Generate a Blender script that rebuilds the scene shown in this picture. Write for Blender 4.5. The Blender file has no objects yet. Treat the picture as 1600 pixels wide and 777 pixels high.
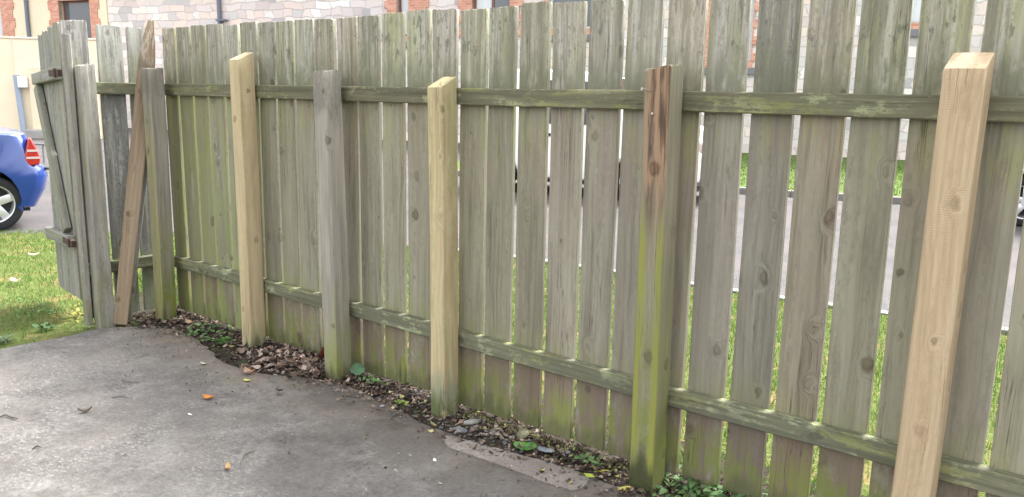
import bpy, bmesh, math, random
import numpy as np
from mathutils import Vector, Matrix, noise as mnoise
R = math.radians
random.seed(7); rng = np.random.default_rng(7)
scene = bpy.context.scene
COL = scene.collection

# ---------------------------------------------------------------- camera
cam_d = bpy.data.cameras.new('camera'); cam = bpy.data.objects.new('camera', cam_d); COL.objects.link(cam)
cam_d.sensor_width = 36.0; cam_d.lens = 36.0*1277.7/1600.0; cam_d.clip_start = 0.05; cam_d.clip_end = 400
TH, PIT, ROL = R(51.148), R(10.766), R(1.087)
cp, sp, cr, sr = math.cos(PIT), math.sin(PIT), math.cos(ROL), math.sin(ROL)
def c2w(v): return Vector((v[0]*math.sin(TH)-v[1]*math.cos(TH), v[0]*math.cos(TH)+v[1]*math.sin(TH), v[2]))
_rt, _up, _fw = Vector((1,0,0)), Vector((0,sp,cp)), Vector((0,cp,-sp))
right = c2w(cr*_rt+sr*_up); up = c2w(-sr*_rt+cr*_up); fwd = c2w(_fw)
m3 = Matrix((right, up, -fwd)).transposed()
cam.matrix_world = Matrix.Translation((0,-2.6365,1.44)) @ m3.to_4x4()
scene.camera = cam

# ---------------------------------------------------------------- world, sun, exposure
SUN_EL, SUN_AZ = R(54), R(6)     # azimuth measured from +Y towards +X
world = bpy.data.worlds.new('World'); scene.world = world; world.use_nodes = True
wn = world.node_tree; wn.nodes.clear()
sky = wn.nodes.new('ShaderNodeTexSky'); sky.sky_type = 'NISHITA'; sky.sun_disc = False
sky.sun_elevation = SUN_EL; sky.sun_rotation = SUN_AZ; sky.air_density = 1.0; sky.dust_density = 4.0; sky.ozone_density = 1.0
hs = wn.nodes.new('ShaderNodeHueSaturation'); hs.inputs['Saturation'].default_value = 0.10
bg = wn.nodes.new('ShaderNodeBackground'); bg.inputs['Strength'].default_value = 0.15
wo = wn.nodes.new('ShaderNodeOutputWorld')
wn.links.new(sky.outputs[0], hs.inputs['Color']); wn.links.new(hs.outputs[0], bg.inputs['Color']); wn.links.new(bg.outputs[0], wo.inputs['Surface'])
sun_d = bpy.data.lights.new('sun', 'SUN'); sun_d.energy = 1.25; sun_d.angle = R(16); sun_d.color = (1.0, 0.95, 0.87)
sun = bpy.data.objects.new('sun', sun_d); COL.objects.link(sun)
sdir = Vector((math.sin(SUN_AZ)*math.cos(SUN_EL), math.cos(SUN_AZ)*math.cos(SUN_EL), math.sin(SUN_EL)))
sun.rotation_euler = sdir.to_track_quat('Z', 'Y').to_euler(); sun.location = (0,0,30)
vs = scene.view_settings; vs.view_transform = 'Standard'; vs.look = 'None'; vs.exposure = 2.5; vs.gamma = 1; vs.use_curve_mapping = False

# ---------------------------------------------------------------- object helpers
def tag(o, label=None, cat=None, group=None, kind=None):
    if label: o['label'] = label
    if cat: o['category'] = cat
    if group: o['group'] = group
    if kind: o['kind'] = kind
    return o
def empty(name, loc=(0,0,0), rz=0.0, **k):
    o = bpy.data.objects.new(name, None); COL.objects.link(o); o.location = loc; o.rotation_euler = (0,0,rz)
    o.empty_display_size = 0.1
    return tag(o, **k)
def mesh_obj(name, me, mat, parent=None, loc=(0,0,0), rot=(0,0,0), **k):
    o = bpy.data.objects.new(name, me); COL.objects.link(o)
    if mat is not None and len(me.materials) == 0: me.materials.append(mat)
    if parent: o.parent = parent
    o.location = loc; o.rotation_euler = rot
    return tag(o, **k)
def pyd(name, v, f, smooth=False, sharp=None):
    me = bpy.data.meshes.new(name); me.from_pydata([tuple(p) for p in v], [], f); me.update()
    if smooth:
        me.polygons.foreach_set('use_smooth', [True]*len(me.polygons))
        if sharp: me.set_sharp_from_angle(angle=R(sharp))
    return me
class MB:
    """collects boxes, prisms and tubes into one mesh"""
    def __init__(s): s.v=[]; s.f=[]
    def add(s, v, f):
        n=len(s.v); s.v += [tuple(p) for p in v]; s.f += [tuple(i+n for i in q) for q in f]
    def box(s, a, b, M=None, bev=0.0):
        bm = bmesh.new(); bmesh.ops.create_cube(bm, size=1)
        for w in bm.verts: w.co = Vector([a[i]+(w.co[i]+.5)*(b[i]-a[i]) for i in range(3)])
        if bev>0: bmesh.ops.bevel(bm, geom=bm.edges[:], offset=bev, segments=2, affect='EDGES', profile=.5)
        bm.verts.index_update()
        s.add([ (M@w.co if M else w.co) for w in bm.verts], [[w.index for w in q.verts] for q in bm.faces]); bm.free()
    def prism(s, poly, y0, y1, M=None):   # poly in xz, extruded along y
        n=len(poly); v=[Vector((p[0],y0,p[1])) for p in poly]+[Vector((p[0],y1,p[1])) for p in poly]
        f=[tuple(range(n)), tuple(range(2*n-1,n-1,-1))]+[(i,i+n,(i+1)%n+n,(i+1)%n) for i in range(n)]
        s.add([(M@p if M else p) for p in v], f)
    def tube(s, pts, rad, n=10, cap=True):
        pts=[Vector(p) for p in pts]; v=[]; f=[]
        for i,p in enumerate(pts):
            d=(pts[min(i+1,len(pts)-1)]-pts[max(i-1,0)]).normalized(); q=d.to_track_quat('Z','Y')
            r=rad[i] if isinstance(rad,(list,tuple)) else rad
            for k in range(n): v.append(p+q@Vector((r*math.cos(2*math.pi*k/n), r*math.sin(2*math.pi*k/n),0)))
        for i in range(len(pts)-1):
            for k in range(n): f.append((i*n+k,i*n+(k+1)%n,(i+1)*n+(k+1)%n,(i+1)*n+k))
        if cap: f.append(tuple(range(n-1,-1,-1))); f.append(tuple((len(pts)-1)*n+k for k in range(n)))
        s.add(v,f)
    def lathe(s, prof, n=28, M=None):     # prof (r,y) round the y axis
        v=[];f=[]
        for r,y in prof:
            for k in range(n):
                a=2*math.pi*k/n; p=Vector((r*math.cos(a),y,r*math.sin(a))); v.append(M@p if M else p)
        for i in range(len(prof)-1):
            for k in range(n): f.append((i*n+k,(i+1)*n+k,(i+1)*n+(k+1)%n,i*n+(k+1)%n))
        s.add(v,f)
    def build(s, name, mat, parent=None, loc=(0,0,0), rot=(0,0,0), smooth=False, sharp=None, **k):
        me=pyd(name,s.v,s.f)
        bm=bmesh.new(); bm.from_mesh(me); bmesh.ops.recalc_face_normals(bm, faces=bm.faces[:]); bm.to_mesh(me); bm.free()
        if smooth:
            me.polygons.foreach_set('use_smooth',[True]*len(me.polygons))
            if sharp: me.set_sharp_from_angle(angle=R(sharp))
        return mesh_obj(name, me, mat, parent, loc, rot, **k)

# ---------------------------------------------------------------- node helpers
class NT:
    def __init__(s, name):
        s.m=bpy.data.materials.new(name); s.m.use_nodes=True; s.t=s.m.node_tree; s.t.nodes.clear()
        s.out=s.n('ShaderNodeOutputMaterial'); s.b=s.n('ShaderNodeBsdfPrincipled'); s.l(s.b.outputs[0], s.out.inputs[0])
    def n(s,t): return s.t.nodes.new(t)
    def l(s,a,b): s.t.links.new(a,b)
    def put(s,sock,v):
        if hasattr(v,'is_output') or hasattr(v,'links'): s.l(v,sock)
        else:
            if isinstance(v,(tuple,list)) and sock.type=='RGBA' and len(v)==3: v=(*v,1)
            sock.default_value=v
    def math(s,op,a,b=0.0,c=None,clamp=False):
        x=s.n('ShaderNodeMath'); x.operation=op; x.use_clamp=clamp
        s.put(x.inputs[0],a); s.put(x.inputs[1],b)
        if c is not None: s.put(x.inputs[2],c)
        return x.outputs[0]
    def vm(s,op,a,b=(0,0,0)):
        x=s.n('ShaderNodeVectorMath'); x.operation=op; s.put(x.inputs[0],a)
        if op=='SCALE': s.put(x.inputs['Scale'],b)
        else: s.put(x.inputs[1],b)
        return x.outputs[0]
    def mix(s,f,a,b,mode='MIX'):
        x=s.n('ShaderNodeMix'); x.data_type='RGBA'; x.blend_type=mode; x.clamp_factor=True
        s.put(x.inputs[0],f); s.put(x.inputs[6],a); s.put(x.inputs[7],b); return x.outputs[2]
    def noise(s,v,scale=1.0,detail=4.0,rough=.55,dist=0.0):
        x=s.n('ShaderNodeTexNoise'); s.l(v,x.inputs['Vector']); x.inputs['Scale'].default_value=scale
        x.inputs['Detail'].default_value=detail; x.inputs['Roughness'].default_value=rough; x.inputs['Distortion'].default_value=dist
        return x.outputs[0]
    def step(s,v,a,b):          # smooth 0..1 from a to b (a>b reverses)
        x=s.n('ShaderNodeMapRange'); x.interpolation_type='SMOOTHSTEP'; s.put(x.inputs[0],v)
        if a<b: x.inputs[1].default_value=a; x.inputs[2].default_value=b
        else: x.inputs[1].default_value=b; x.inputs[2].default_value=a; x.inputs[3].default_value=1; x.inputs[4].default_value=0
        return x.outputs[0]
    def ramp(s,f,*stops):
        x=s.n('ShaderNodeValToRGB'); s.put(x.inputs[0],f); e=x.color_ramp.elements
        while len(e)<len(stops): e.new(.5)
        for el,(p,c) in zip(e,stops): el.position=p; el.color=(*c,1)
        return x.outputs[0]
    def obj(s): return s.n('ShaderNodeTexCoord').outputs['Object']
    def pos(s): return s.n('ShaderNodeNewGeometry').outputs['Position']
    def xyz(s,v):
        x=s.n('ShaderNodeSeparateXYZ'); s.l(v,x.inputs[0]); return x.outputs
    def comb(s,a,b,c):
        x=s.n('ShaderNodeCombineXYZ'); s.put(x.inputs[0],a); s.put(x.inputs[1],b); s.put(x.inputs[2],c); return x.outputs[0]
    def rnd(s): return s.n('ShaderNodeObjectInfo').outputs['Random']
    def bump(s,h,strength=.3,dist=.01):
        x=s.n('ShaderNodeBump'); x.inputs['Strength'].default_value=strength; x.inputs['Distance'].default_value=dist
        s.l(h,x.inputs['Height']); s.l(x.outputs[0],s.b.inputs['Normal'])
    def fin(s,color=None,rough=.8,spec=.3,metal=0.0):
        if color is not None: s.put(s.b.inputs['Base Color'],color)
        s.put(s.b.inputs['Roughness'],rough); s.b.inputs['Specular IOR Level'].default_value=spec; s.b.inputs['Metallic'].default_value=metal
        return s.m
def plain(name,c,rough=.6,spec=.3,metal=0.0,var=.12,scale=12.0):
    t=NT(name); nz=t.noise(t.obj(),scale,5)
    return t.fin(t.mix(nz,[x*(1-var) for x in c],[min(1,x*(1+var)) for x in c]),rough,spec,metal)

# ---------------------------------------------------------------- wood
def wood(name, dark, mid, light, layers=(), knots=.55, grain=75.0, rough=.85, bump=.35, rings=0.0, saw=0.0, randv=.14, streak=.5, hook=None):
    """grain runs along local Z; layers: (colour, z0,z1,z2,z3, strength, noise lo, noise hi, noise scale xyz)"""
    t=NT(name); o=t.obj(); r=t.rnd()
    off=t.vm('SCALE',(37.1,91.7,53.3),r); p=t.vm('ADD',o,off)
    # knots
    qx,qy,qz=t.xyz(p); kn=t.noise(t.vm('MULTIPLY',p,(26,26,17)),1,2); kn2=t.noise(t.vm('MULTIPLY',t.vm('ADD',p,(5,3,9)),(22,22,20)),1,2); kv=t.comb(t.math('MULTIPLY_ADD',kn,.30,t.math('MULTIPLY',t.math('ADD',qx,qy),8.5)),t.math('MULTIPLY_ADD',kn2,.28,t.math('MULTIPLY',qz,6.0)),0.0); vo=t.n('ShaderNodeTexVoronoi'); vo.voronoi_dimensions='2D'; t.l(kv,vo.inputs['Vector']); vo.inputs['Scale'].default_value=1.0
    sel=t.math('GREATER_THAN',t.xyz(vo.outputs['Color'])[0],1-knots*.55)
    kc=t.xyz(vo.outputs['Color']); kd=t.math('DIVIDE',vo.outputs['Distance'],t.math('MULTIPLY_ADD',kc[1],.75,.35)); kst=t.math('MULTIPLY_ADD',kc[2],.9,.15)
    kfar=t.math('MULTIPLY',t.step(kd,.38,.03),sel); kcore=t.math('MULTIPLY',t.step(kd,.115,.06),sel)
    kring=t.math('MULTIPLY',t.math('SUBTRACT',t.step(kd,.20,.10),t.step(kd,.11,.05)),sel)
    # wavy grain
    wob=t.noise(t.vm('MULTIPLY',p,(5,5,1.3)),1,2)
    gx=t.vm('ADD',p,t.comb(t.math('MULTIPLY_ADD',wob,.05,t.math('MULTIPLY',kfar,.06)),t.math('MULTIPLY',wob,.03),0.0))
    g1=t.noise(t.vm('MULTIPLY',gx,(grain,grain,1.6)),1,5,.62)
    g2=t.noise(t.vm('MULTIPLY',gx,(grain*.24,grain*.24,.9)),1,3,.5)
    g3=t.noise(t.vm('MULTIPLY',p,(260,260,30)),1,2,.5)
    g=t.math('ADD',t.math('MULTIPLY',g1,.55),t.math('ADD',t.math('MULTIPLY',g2,.35),t.math('MULTIPLY',g3,.10)))
    if rings>0:
        x,y,z=t.xyz(gx)
        rr=t.math('ADD',t.math('MULTIPLY',x,1.0),t.math('MULTIPLY',t.noise(t.vm('MULTIPLY',p,(4,4,1.0)),1,2),.16))
        w=t.math('SINE',t.math('MULTIPLY',rr,2*math.pi*48)); w=t.math('MULTIPLY_ADD',w,.5,.5)
        g=t.math('ADD',t.math('MULTIPLY',g,1-rings),t.math('MULTIPLY',t.math('POWER',w,2.0),rings))
    gq=t.math('MULTIPLY_ADD',t.math('SUBTRACT',g1,.5),.55,0.0)
    crk=t.noise(t.vm('MULTIPLY',t.vm('ADD',gx,(3.3,7.7,1.1)),(95,95,.9)),1,3,.5); crm=t.math('MULTIPLY',t.step(t.math('ABSOLUTE',t.math('SUBTRACT',crk,.5)),.016,.004),t.step(t.noise(t.vm('MULTIPLY',p,(11,11,1.6)),1,3),.52,.64))
    c=t.ramp(g,(.33,dark),(.5,mid),(.69,light))
    br=t.noise(t.vm('MULTIPLY',p,(9,9,1.6)),1,3,.6)
    c=t.mix(t.math('MULTIPLY',t.step(br,.45,.75),streak),c,t.mix(1,c,(.62,.6,.58),'MULTIPLY'))
    z=t.xyz(o)[2]; grit=t.math('MULTIPLY_ADD',t.math('SUBTRACT',t.noise(t.vm('MULTIPLY',p,(75,75,38)),1,4,.7),.5),.55,t.math('MULTIPLY',t.math('SUBTRACT',t.noise(t.vm('MULTIPLY',p,(28,28,9)),1,3,.6),.5),.35))
    for (lc,a,b,cc,d,st,n0,n1,sc) in layers:
        q=t.vm('ADD',p,(st*7.3,lc[0]*91,a*3.1)); nz=t.noise(t.vm('MULTIPLY',q,sc),1,4,.6)
        zz=t.math('ADD',z,t.math('MULTIPLY_ADD',t.noise(t.vm('MULTIPLY',q,(22,22,3)),1,2),.22,-.11))
        m=t.math('MULTIPLY',t.step(zz,a,b),t.step(zz,d,cc)); m=t.math('MULTIPLY',m,t.step(t.math('ADD',t.math('ADD',nz,gq),grit),n0,n1)); m=t.math('MULTIPLY',m,st)
        lcv=t.mix(g,[x*.7 for x in lc],[x*1.3 for x in lc]); c=t.mix(m,c,lcv)
    if hook: c=hook(t,c,o,p,g)
    c=t.mix(t.math('MULTIPLY',t.math('MULTIPLY',kring,kst),.75),c,t.mix(1,c,(.42,.38,.33),'MULTIPLY'))
    c=t.mix(t.math('MULTIPLY',t.math('MULTIPLY',kcore,kst),.75),c,t.mix(1,c,(.55,.48,.42),'MULTIPLY'))
    c=t.mix(t.math('MULTIPLY',crm,.75),c,t.mix(1,c,(.30,.27,.24),'MULTIPLY'))
    hue=t.ramp(t.math('FRACT',t.math('MULTIPLY',r,7.31)),(0.0,(1.03,.985,.93)),(.3,(.99,1.01,.92)),(.65,(.97,.98,.99)),(1.0,(1.02,.99,.94)))
    c=t.mix(1,c,hue,'MULTIPLY')
    v=t.math('MULTIPLY_ADD',r,2*randv,1-randv); c=t.mix(1,c,t.comb(v,v,v),'MULTIPLY')
    h=t.math('SUBTRACT',t.math('ADD',g,t.math('MULTIPLY',kcore,.4)),t.math('MULTIPLY',crm,.8))
    if saw>0:
        sw=t.math('SINE',t.math('MULTIPLY',t.math('ADD',z,t.math('MULTIPLY',wob,.01)),2*math.pi*150)); sm=t.math('MULTIPLY',sw,t.step(t.noise(t.vm('MULTIPLY',p,(12,12,5)),1,3),.42,.62))
        h=t.math('MULTIPLY_ADD',sm,saw,h)
    t.bump(h,bump,.006)
    return t.fin(c,rough,.25)

def picket_hook(t,c,o,p,g):
    x=t.xyz(t.pos())[0]; z=t.xyz(o)[2]
    # algae is thicker towards the damp corner
    left=t.step(x,-3.55,-4.3); nz=t.noise(t.vm('MULTIPLY',p,(14,14,2.2)),1,4)
    m=t.math('MULTIPLY',left,t.step(nz,.32,.62)); m=t.math('MULTIPLY',m,t.step(z,1.48,1.3)); m=t.math('MULTIPLY',m,.75)
    c=t.mix(m,c,t.mix(g,(.17,.195,.075),(.265,.29,.13)))
    # pale chalky patches
    w=t.noise(t.vm('MULTIPLY',p,(9,9,3.0)),1,3); wm=t.math('MULTIPLY',t.step(w,.60,.72),t.math('MULTIPLY',t.step(z,.55,.75),t.step(z,1.2,.95)))
    return t.mix(t.math('MULTIPLY',wm,t.math('MULTIPLY',left,.55)),c,(.36,.37,.31))
PICK = wood('picket_wood',(.135,.125,.094),(.236,.222,.174),(.320,.304,.250),layers=(
    ((.40,.385,.345),1.36,1.5,3,4,.75,.38,.62,(34,34,1.5)),        # silvered tops
    ((.15,.145,.120),1.42,1.55,3,4,.65,.50,.66,(60,60,2.2)),       # dark weather streaks
    ((.26,.265,.125),1.40,1.52,3,4,.55,.52,.68,(20,20,1.5)),       # yellow green algae on tops
    ((.135,.140,.095),1.36,1.40,1.45,1.62,.8,.28,.55,(20,20,7)),    # dirt on the rail
    ((.10,.105,.085),1.50,1.60,3,4,.7,.60,.70,(26,26,14)),          # dark lichen blotches
    ((.25,.26,.105),1.05,1.25,1.36,1.42,.6,.46,.64,(16,16,2.0)),
    ((.225,.180,.152),.85,1.1,1.34,1.40,.6,.48,.62,(13,13,1.4)),
    ((.215,.188,.160),.3,.5,1.1,1.3,.45,.48,.64,(8,8,.9)),
    ((.150,.138,.108),.3,.5,1.25,1.36,.5,.53,.72,(36,36,2.4)),
    ((.20,.20,.10),.30,.32,.36,.50,.55,.36,.6,(14,14,6)),
    ((.165,.125,.100),-1,-.5,.30,.33,.85,.25,.50,(9,9,2)),
    ((.165,.185,.055),-1,-.5,.10,.28,.85,.40,.58,(14,14,4)),
    ((.10,.105,.05),-1,-.5,.02,.09,.75,.2,.5,(16,16,5)),
    ), knots=.5, hook=picket_hook, streak=.35, grain=68, bump=.5, randv=.15)
RAIL = wood('rail_wood',(.075,.078,.052),(.130,.132,.088),(.205,.205,.140),layers=(
    ((.30,.34,.20),-9,-8,90,91,.7,.54,.68,(14,30,9)),
    ((.095,.095,.075),-9,-8,90,91,.65,.52,.68,(10,30,4)),
    ((.22,.24,.075),-9,-8,90,91,.5,.54,.70,(12,14,2.2)),
    ((.22,.185,.14),-9,-8,90,91,.3,.56,.70,(9,14,1.6)),
    ), knots=.25, grain=62, streak=.25)
GREYPOST = wood('weathered_post_wood',(.150,.142,.124),(.240,.230,.206),(.325,.314,.284),layers=(
    ((.12,.115,.105),1.36,1.42,3,4,.7,.3,.6,(30,30,3)),
    ((.195,.215,.085),-1,-.5,.2,.62,.75,.34,.6,(14,14,1.6)),
    ((.15,.175,.045),-1,-.5,.08,.30,.85,.3,.55,(16,16,4)),
    ((.06,.062,.035),-1,-.5,.07,.17,.85,.2,.5,(16,16,4)),
    ),knots=.45,grain=60)
def side_algae(t,c,o,p,g):   # algae down the damp front faces of the older posts
    y=t.xyz(o)[1]; z=t.xyz(o)[2]; nz=t.noise(t.vm('MULTIPLY',p,(24,24,1.0)),1,4)
    m=t.math('MULTIPLY',t.step(y,-.036,-.043),t.step(nz,.36,.58)); m=t.math('MULTIPLY',m,t.step(z,1.5,1.1))
    return t.mix(t.math('MULTIPLY',m,.7),c,t.mix(g,(.19,.19,.085),(.32,.31,.17)))
CORNERPOST = wood('corner_post_wood',(.130,.123,.104),(.205,.196,.168),(.285,.275,.240),layers=(
    ((.12,.115,.105),1.40,1.46,3,4,.6,.3,.6,(30,30,3)),
    ((.165,.185,.065),-1,-.5,.35,.85,.8,.30,.58,(12,12,1.4)),
    ((.14,.165,.035),-1,-.5,.20,.42,.85,.3,.55,(16,16,4)),
    ((.06,.065,.03),-1,-.5,.06,.15,.8,.2,.5,(16,16,4)),
    ),knots=.5,grain=60,hook=side_algae)
def rot_hook(t,c,o,p,g):
    x,y,z=t.xyz(o)
    nz=t.noise(t.vm('MULTIPLY',p,(26,26,2.0)),1,4)
    fr=t.step(y,-.040,-.045); gqh=t.math('MULTIPLY',t.math('SUBTRACT',t.noise(t.vm('MULTIPLY',p,(90,90,4)),1,4,.7),.5),.7)
    m=t.math('MULTIPLY',t.step(t.math('ADD',z,t.math('MULTIPLY_ADD',gqh,.6,0.0)),.85,1.30),t.step(t.math('ADD',x,t.math('MULTIPLY_ADD',nz,.06,-.03)),-.042,-.022)); m=t.math('MULTIPLY',m,fr)
    c=t.mix(t.math('MULTIPLY',m,.95),c,t.mix(t.step(t.math('ADD',nz,gqh),.40,.60),(.085,.050,.036),(.33,.215,.148)))
    n2=t.noise(t.vm('MULTIPLY',p,(30,30,5)),1,4); m2=t.math('MULTIPLY',t.math('MULTIPLY',fr,t.step(t.math('ABSOLUTE',t.math('ADD',x,.012)),.016,.006)),t.math('MULTIPLY',t.step(z,1.02,1.16),t.step(z,1.46,1.36)))
    c=t.mix(t.math('MULTIPLY',m2,t.step(n2,.35,.6)),c,(.06,.055,.055))
    ye=t.math('MULTIPLY',fr,t.math('MULTIPLY',t.step(z,1.15,.95),t.step(t.math('ABSOLUTE',t.math('ADD',x,t.math('MULTIPLY_ADD',nz,.03,-.02))),.012,.03)))
    ye=t.math('MULTIPLY',ye,t.step(t.math('ADD',nz,gqh),.30,.50)); c=t.mix(t.math('MULTIPLY',ye,.9),c,t.mix(g,(.18,.19,.04),(.33,.33,.09)))
    n3=t.noise(t.vm('MULTIPLY',p,(30,30,6)),1,3); da=t.math('MULTIPLY',fr,t.step(t.math('ADD',z,t.math('MULTIPLY_ADD',n3,.24,-.12)),.24,.13))
    return t.mix(t.math('MULTIPLY',da,.9),c,(.045,.05,.025))
ROTPOST = wood('rotten_post_wood',(.140,.122,.088),(.225,.205,.155),(.31,.29,.225),layers=(
    ((.18,.19,.07),-1,-.5,.5,1.1,.7,.36,.6,(18,18,1.2)),
    ((.17,.20,.04),-1,-.5,.25,.5,.7,.36,.6,(14,14,2)),
    ),knots=.4,grain=60,hook=rot_hook)
NEWPOST = wood('fresh_timber',(.29,.215,.130),(.43,.34,.220),(.53,.435,.300),layers=(
    ((.30,.26,.13),.2,.5,3,4,.35,.5,.68,(9,9,1.0)),
    ((.22,.23,.13),-1,-.5,.10,.25,.8,.3,.55,(16,16,4)),
    ((.08,.085,.045),-1,-.5,.06,.13,.8,.3,.55,(16,16,4)),
    ),knots=.38,grain=60,rings=.04,bump=.3,saw=.12,randv=.06,streak=.2,rough=.75)
PINKPOST = wood('fresh_pinkish_timber',(.30,.215,.135),(.435,.33,.215),(.53,.425,.295),layers=(
    ((.34,.235,.15),-1,-.5,3,4,.5,.5,.68,(9,9,1.0)),
    ),knots=.40,grain=60,rings=.05,bump=.3,saw=.14,randv=.06,streak=.2,rough=.75)
NEWPOST2 = wood('fresh_timber_mossy_foot',(.31,.24,.142),(.44,.36,.232),(.535,.452,.305),layers=(
    ((.24,.24,.11),.3,.5,3,4,.45,.46,.64,(11,11,1.0)),
    ((.25,.26,.19),-1,-.5,.16,.30,.9,.28,.5,(14,14,5)),
    ((.09,.11,.04),-1,-.5,.10,.20,.9,.3,.55,(16,16,4)),
    ),knots=.5,grain=55,rings=.08,bump=.22,saw=.12,randv=.06,streak=.2,rough=.75)
BROWNPLANK = wood('brown_offcut_wood',(.16,.115,.070),(.245,.185,.122),(.33,.262,.182),layers=(
    ((.38,.33,.27),1.55,1.66,3,4,.8,.45,.6,(50,50,12)),
    ((.10,.085,.06),1.50,1.53,1.56,1.62,.6,.3,.6,(20,20,8)),
    ),knots=.3,grain=80)
GREYPLANK = wood('grey_board_wood',(.125,.121,.110),(.240,.235,.220),(.35,.343,.325),layers=(
    ((.32,.315,.30),1.38,1.5,3,4,.7,.46,.62,(36,36,2.0)),
    ((.13,.128,.115),-1,-.5,3,4,.55,.52,.66,(20,20,4.0)),
    ((.23,.22,.12),-1,-.5,1.3,1.6,.45,.52,.68,(18,18,1.2)),
    ((.15,.16,.085),-1,-.5,.25,.5,.7,.36,.6,(14,14,3)),
    ),knots=.5,grain=75)
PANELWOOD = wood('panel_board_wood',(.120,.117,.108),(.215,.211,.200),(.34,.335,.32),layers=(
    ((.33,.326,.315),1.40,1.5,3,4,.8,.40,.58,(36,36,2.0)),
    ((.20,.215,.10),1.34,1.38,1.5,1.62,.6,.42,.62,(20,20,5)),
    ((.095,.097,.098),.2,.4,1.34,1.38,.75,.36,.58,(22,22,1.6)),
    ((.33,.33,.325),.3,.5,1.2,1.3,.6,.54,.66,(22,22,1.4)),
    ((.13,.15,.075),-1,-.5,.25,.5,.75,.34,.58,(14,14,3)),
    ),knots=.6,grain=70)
def gate_hook(t,c,o,p,g):
    nz=t.noise(t.vm('MULTIPLY',p,(30,30,18)),1,5)
    return t.mix(t.math('MULTIPLY',t.step(nz,.56,.64),.6),c,(.25,.27,.19))
GATEWOOD = wood('lichen_grey_gate_wood',(.105,.102,.094),(.215,.210,.196),(.33,.322,.302),layers=(
    ((.17,.18,.08),-1,-.5,3,4,.5,.52,.66,(20,20,1.5)),
    ),knots=.45,grain=75,hook=gate_hook)

def plank_mesh(name, w, t, L, seg=14, bev=.003, bow=0.0, twist=0.0, rag=0.0, cut=(0,0), basecut=(0,0), seed=0, wid=None, path=None, wane=0.0):
    """board with width w (x), thickness t (y), length L (z), softly irregular edges and ends"""
    rd=random.Random(seed); v=[]; f=[]
    nx=max(3,int(w/.012)); ny=max(1,int(t/.02))
    ring=[]
    hx,hy=w/2,t/2
    def side(a,b,n): return [(a[0]+(b[0]-a[0])*i/n, a[1]+(b[1]-a[1])*i/n) for i in range(n)]
    c=[(-hx+bev,-hy),(hx-bev,-hy),(hx,-hy+bev),(hx,hy-bev),(hx-bev,hy),(-hx+bev,hy),(-hx,hy-bev),(-hx,-hy+bev)]
    ring=side(c[0],c[1],nx)+[c[1]]+side(c[2],c[3],ny)+[c[3]]+side(c[4],c[5],nx)+[c[5]]+side(c[6],c[7],ny)+[c[7]]
    n=len(ring); ph=rd.uniform(0,6)
    zs=[0,.004]+[L*i/seg for i in range(1,seg)]+[L-.005,L]
    for k,z in enumerate(zs):
        u=z/L; ins=1.0 if 0<k<len(zs)-1 else .965
        tw=twist*(u-.5); ct,st=math.cos(tw),math.sin(tw)
        bx=bow*math.sin(math.pi*u+ph*.2)*.6; by=bow*math.sin(math.pi*u)
        ww=wid(u) if wid else 1.0
        pz=path(u) if path else (0,0)
        for x,y in ring:
            e=mnoise.noise(Vector((x*40+seed*9.1,y*40,z*5)))*wane
            X=x*ins*ww+(e if abs(x)>hx*.8 else 0); Y=y*ins
            X,Y=X*ct-Y*st, X*st+Y*ct
            zz=z
            if z>L*.98: zz=z+cut[0]*x+cut[1]*y+rag*mnoise.noise(Vector((x*70+seed*3.3,y*70,seed)))
            elif z>L*.9: zz=z+(cut[0]*x+cut[1]*y)*.8*(u-.9)/.1
            if z<.006: zz=z+basecut[0]*x+basecut[1]*y
            v.append((X+bx+pz[0],Y+by+pz[1],zz))
    m=len(zs)
    for i in range(m-1):
        for k in range(n): f.append((i*n+k,i*n+(k+1)%n,(i+1)*n+(k+1)%n,(i+1)*n+k))
    f.append(tuple(range(n-1,-1,-1))); f.append(tuple((m-1)*n+k for k in range(n)))
    return pyd(name,v,f,True,40)

# ---------------------------------------------------------------- terrain
EDGE=[(9,5.3),(3,4.6),(-.8,4.05),(-2.4,3.85),(-5,3.65),(-7,3.05),(-8.6,2.15),(-9.75,1.15),(-10.3,.5),(-11.2,-.8),(-12.5,-3),(-14,-7),(-16,-14)]
def interp(poly,n=8):   # Catmull-Rom
    out=[]
    P=[Vector(p) for p in poly]
    for i in range(len(P)-1):
        a,b,c,d=P[max(i-1,0)],P[i],P[i+1],P[min(i+2,len(P)-1)]
        for k in range(n):
            t=k/n; out.append(.5*((2*b)+(c-a)*t+(2*a-5*b+4*c-d)*t*t+(3*b-a-3*c+d)*t**3))
    out.append(P[-1]); return out
EDGEC=interp(EDGE); EA=np.array([(p.x,p.y) for p in EDGEC])
def edge_dist(xy):
    xy=np.asarray(xy,float); A=EA[:-1]; B=EA[1:]; best=np.full(len(xy),1e9); sgn=np.zeros(len(xy))
    for a,b in zip(A,B):
        d=b-a; t=np.clip(((xy-a)@d)/(d@d),0,1); q=a+t[:,None]*d; r=np.hypot(*(xy-q).T)
        s=d[0]*(xy[:,1]-a[1])-d[1]*(xy[:,0]-a[0]); u=r<best; best=np.where(u,r,best); sgn=np.where(u,np.sign(s),sgn)
    return best*sgn      # positive on the lawn side (curve runs towards -x, lawn lies at its left)
ROADZ=-.20
def lawn_z(xy):
    d=edge_dist(xy); t=np.clip(d/3.0,0,1); t=t*t*(3-2*t); return ROADZ+.012+(.0-ROADZ-.022)*t
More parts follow.
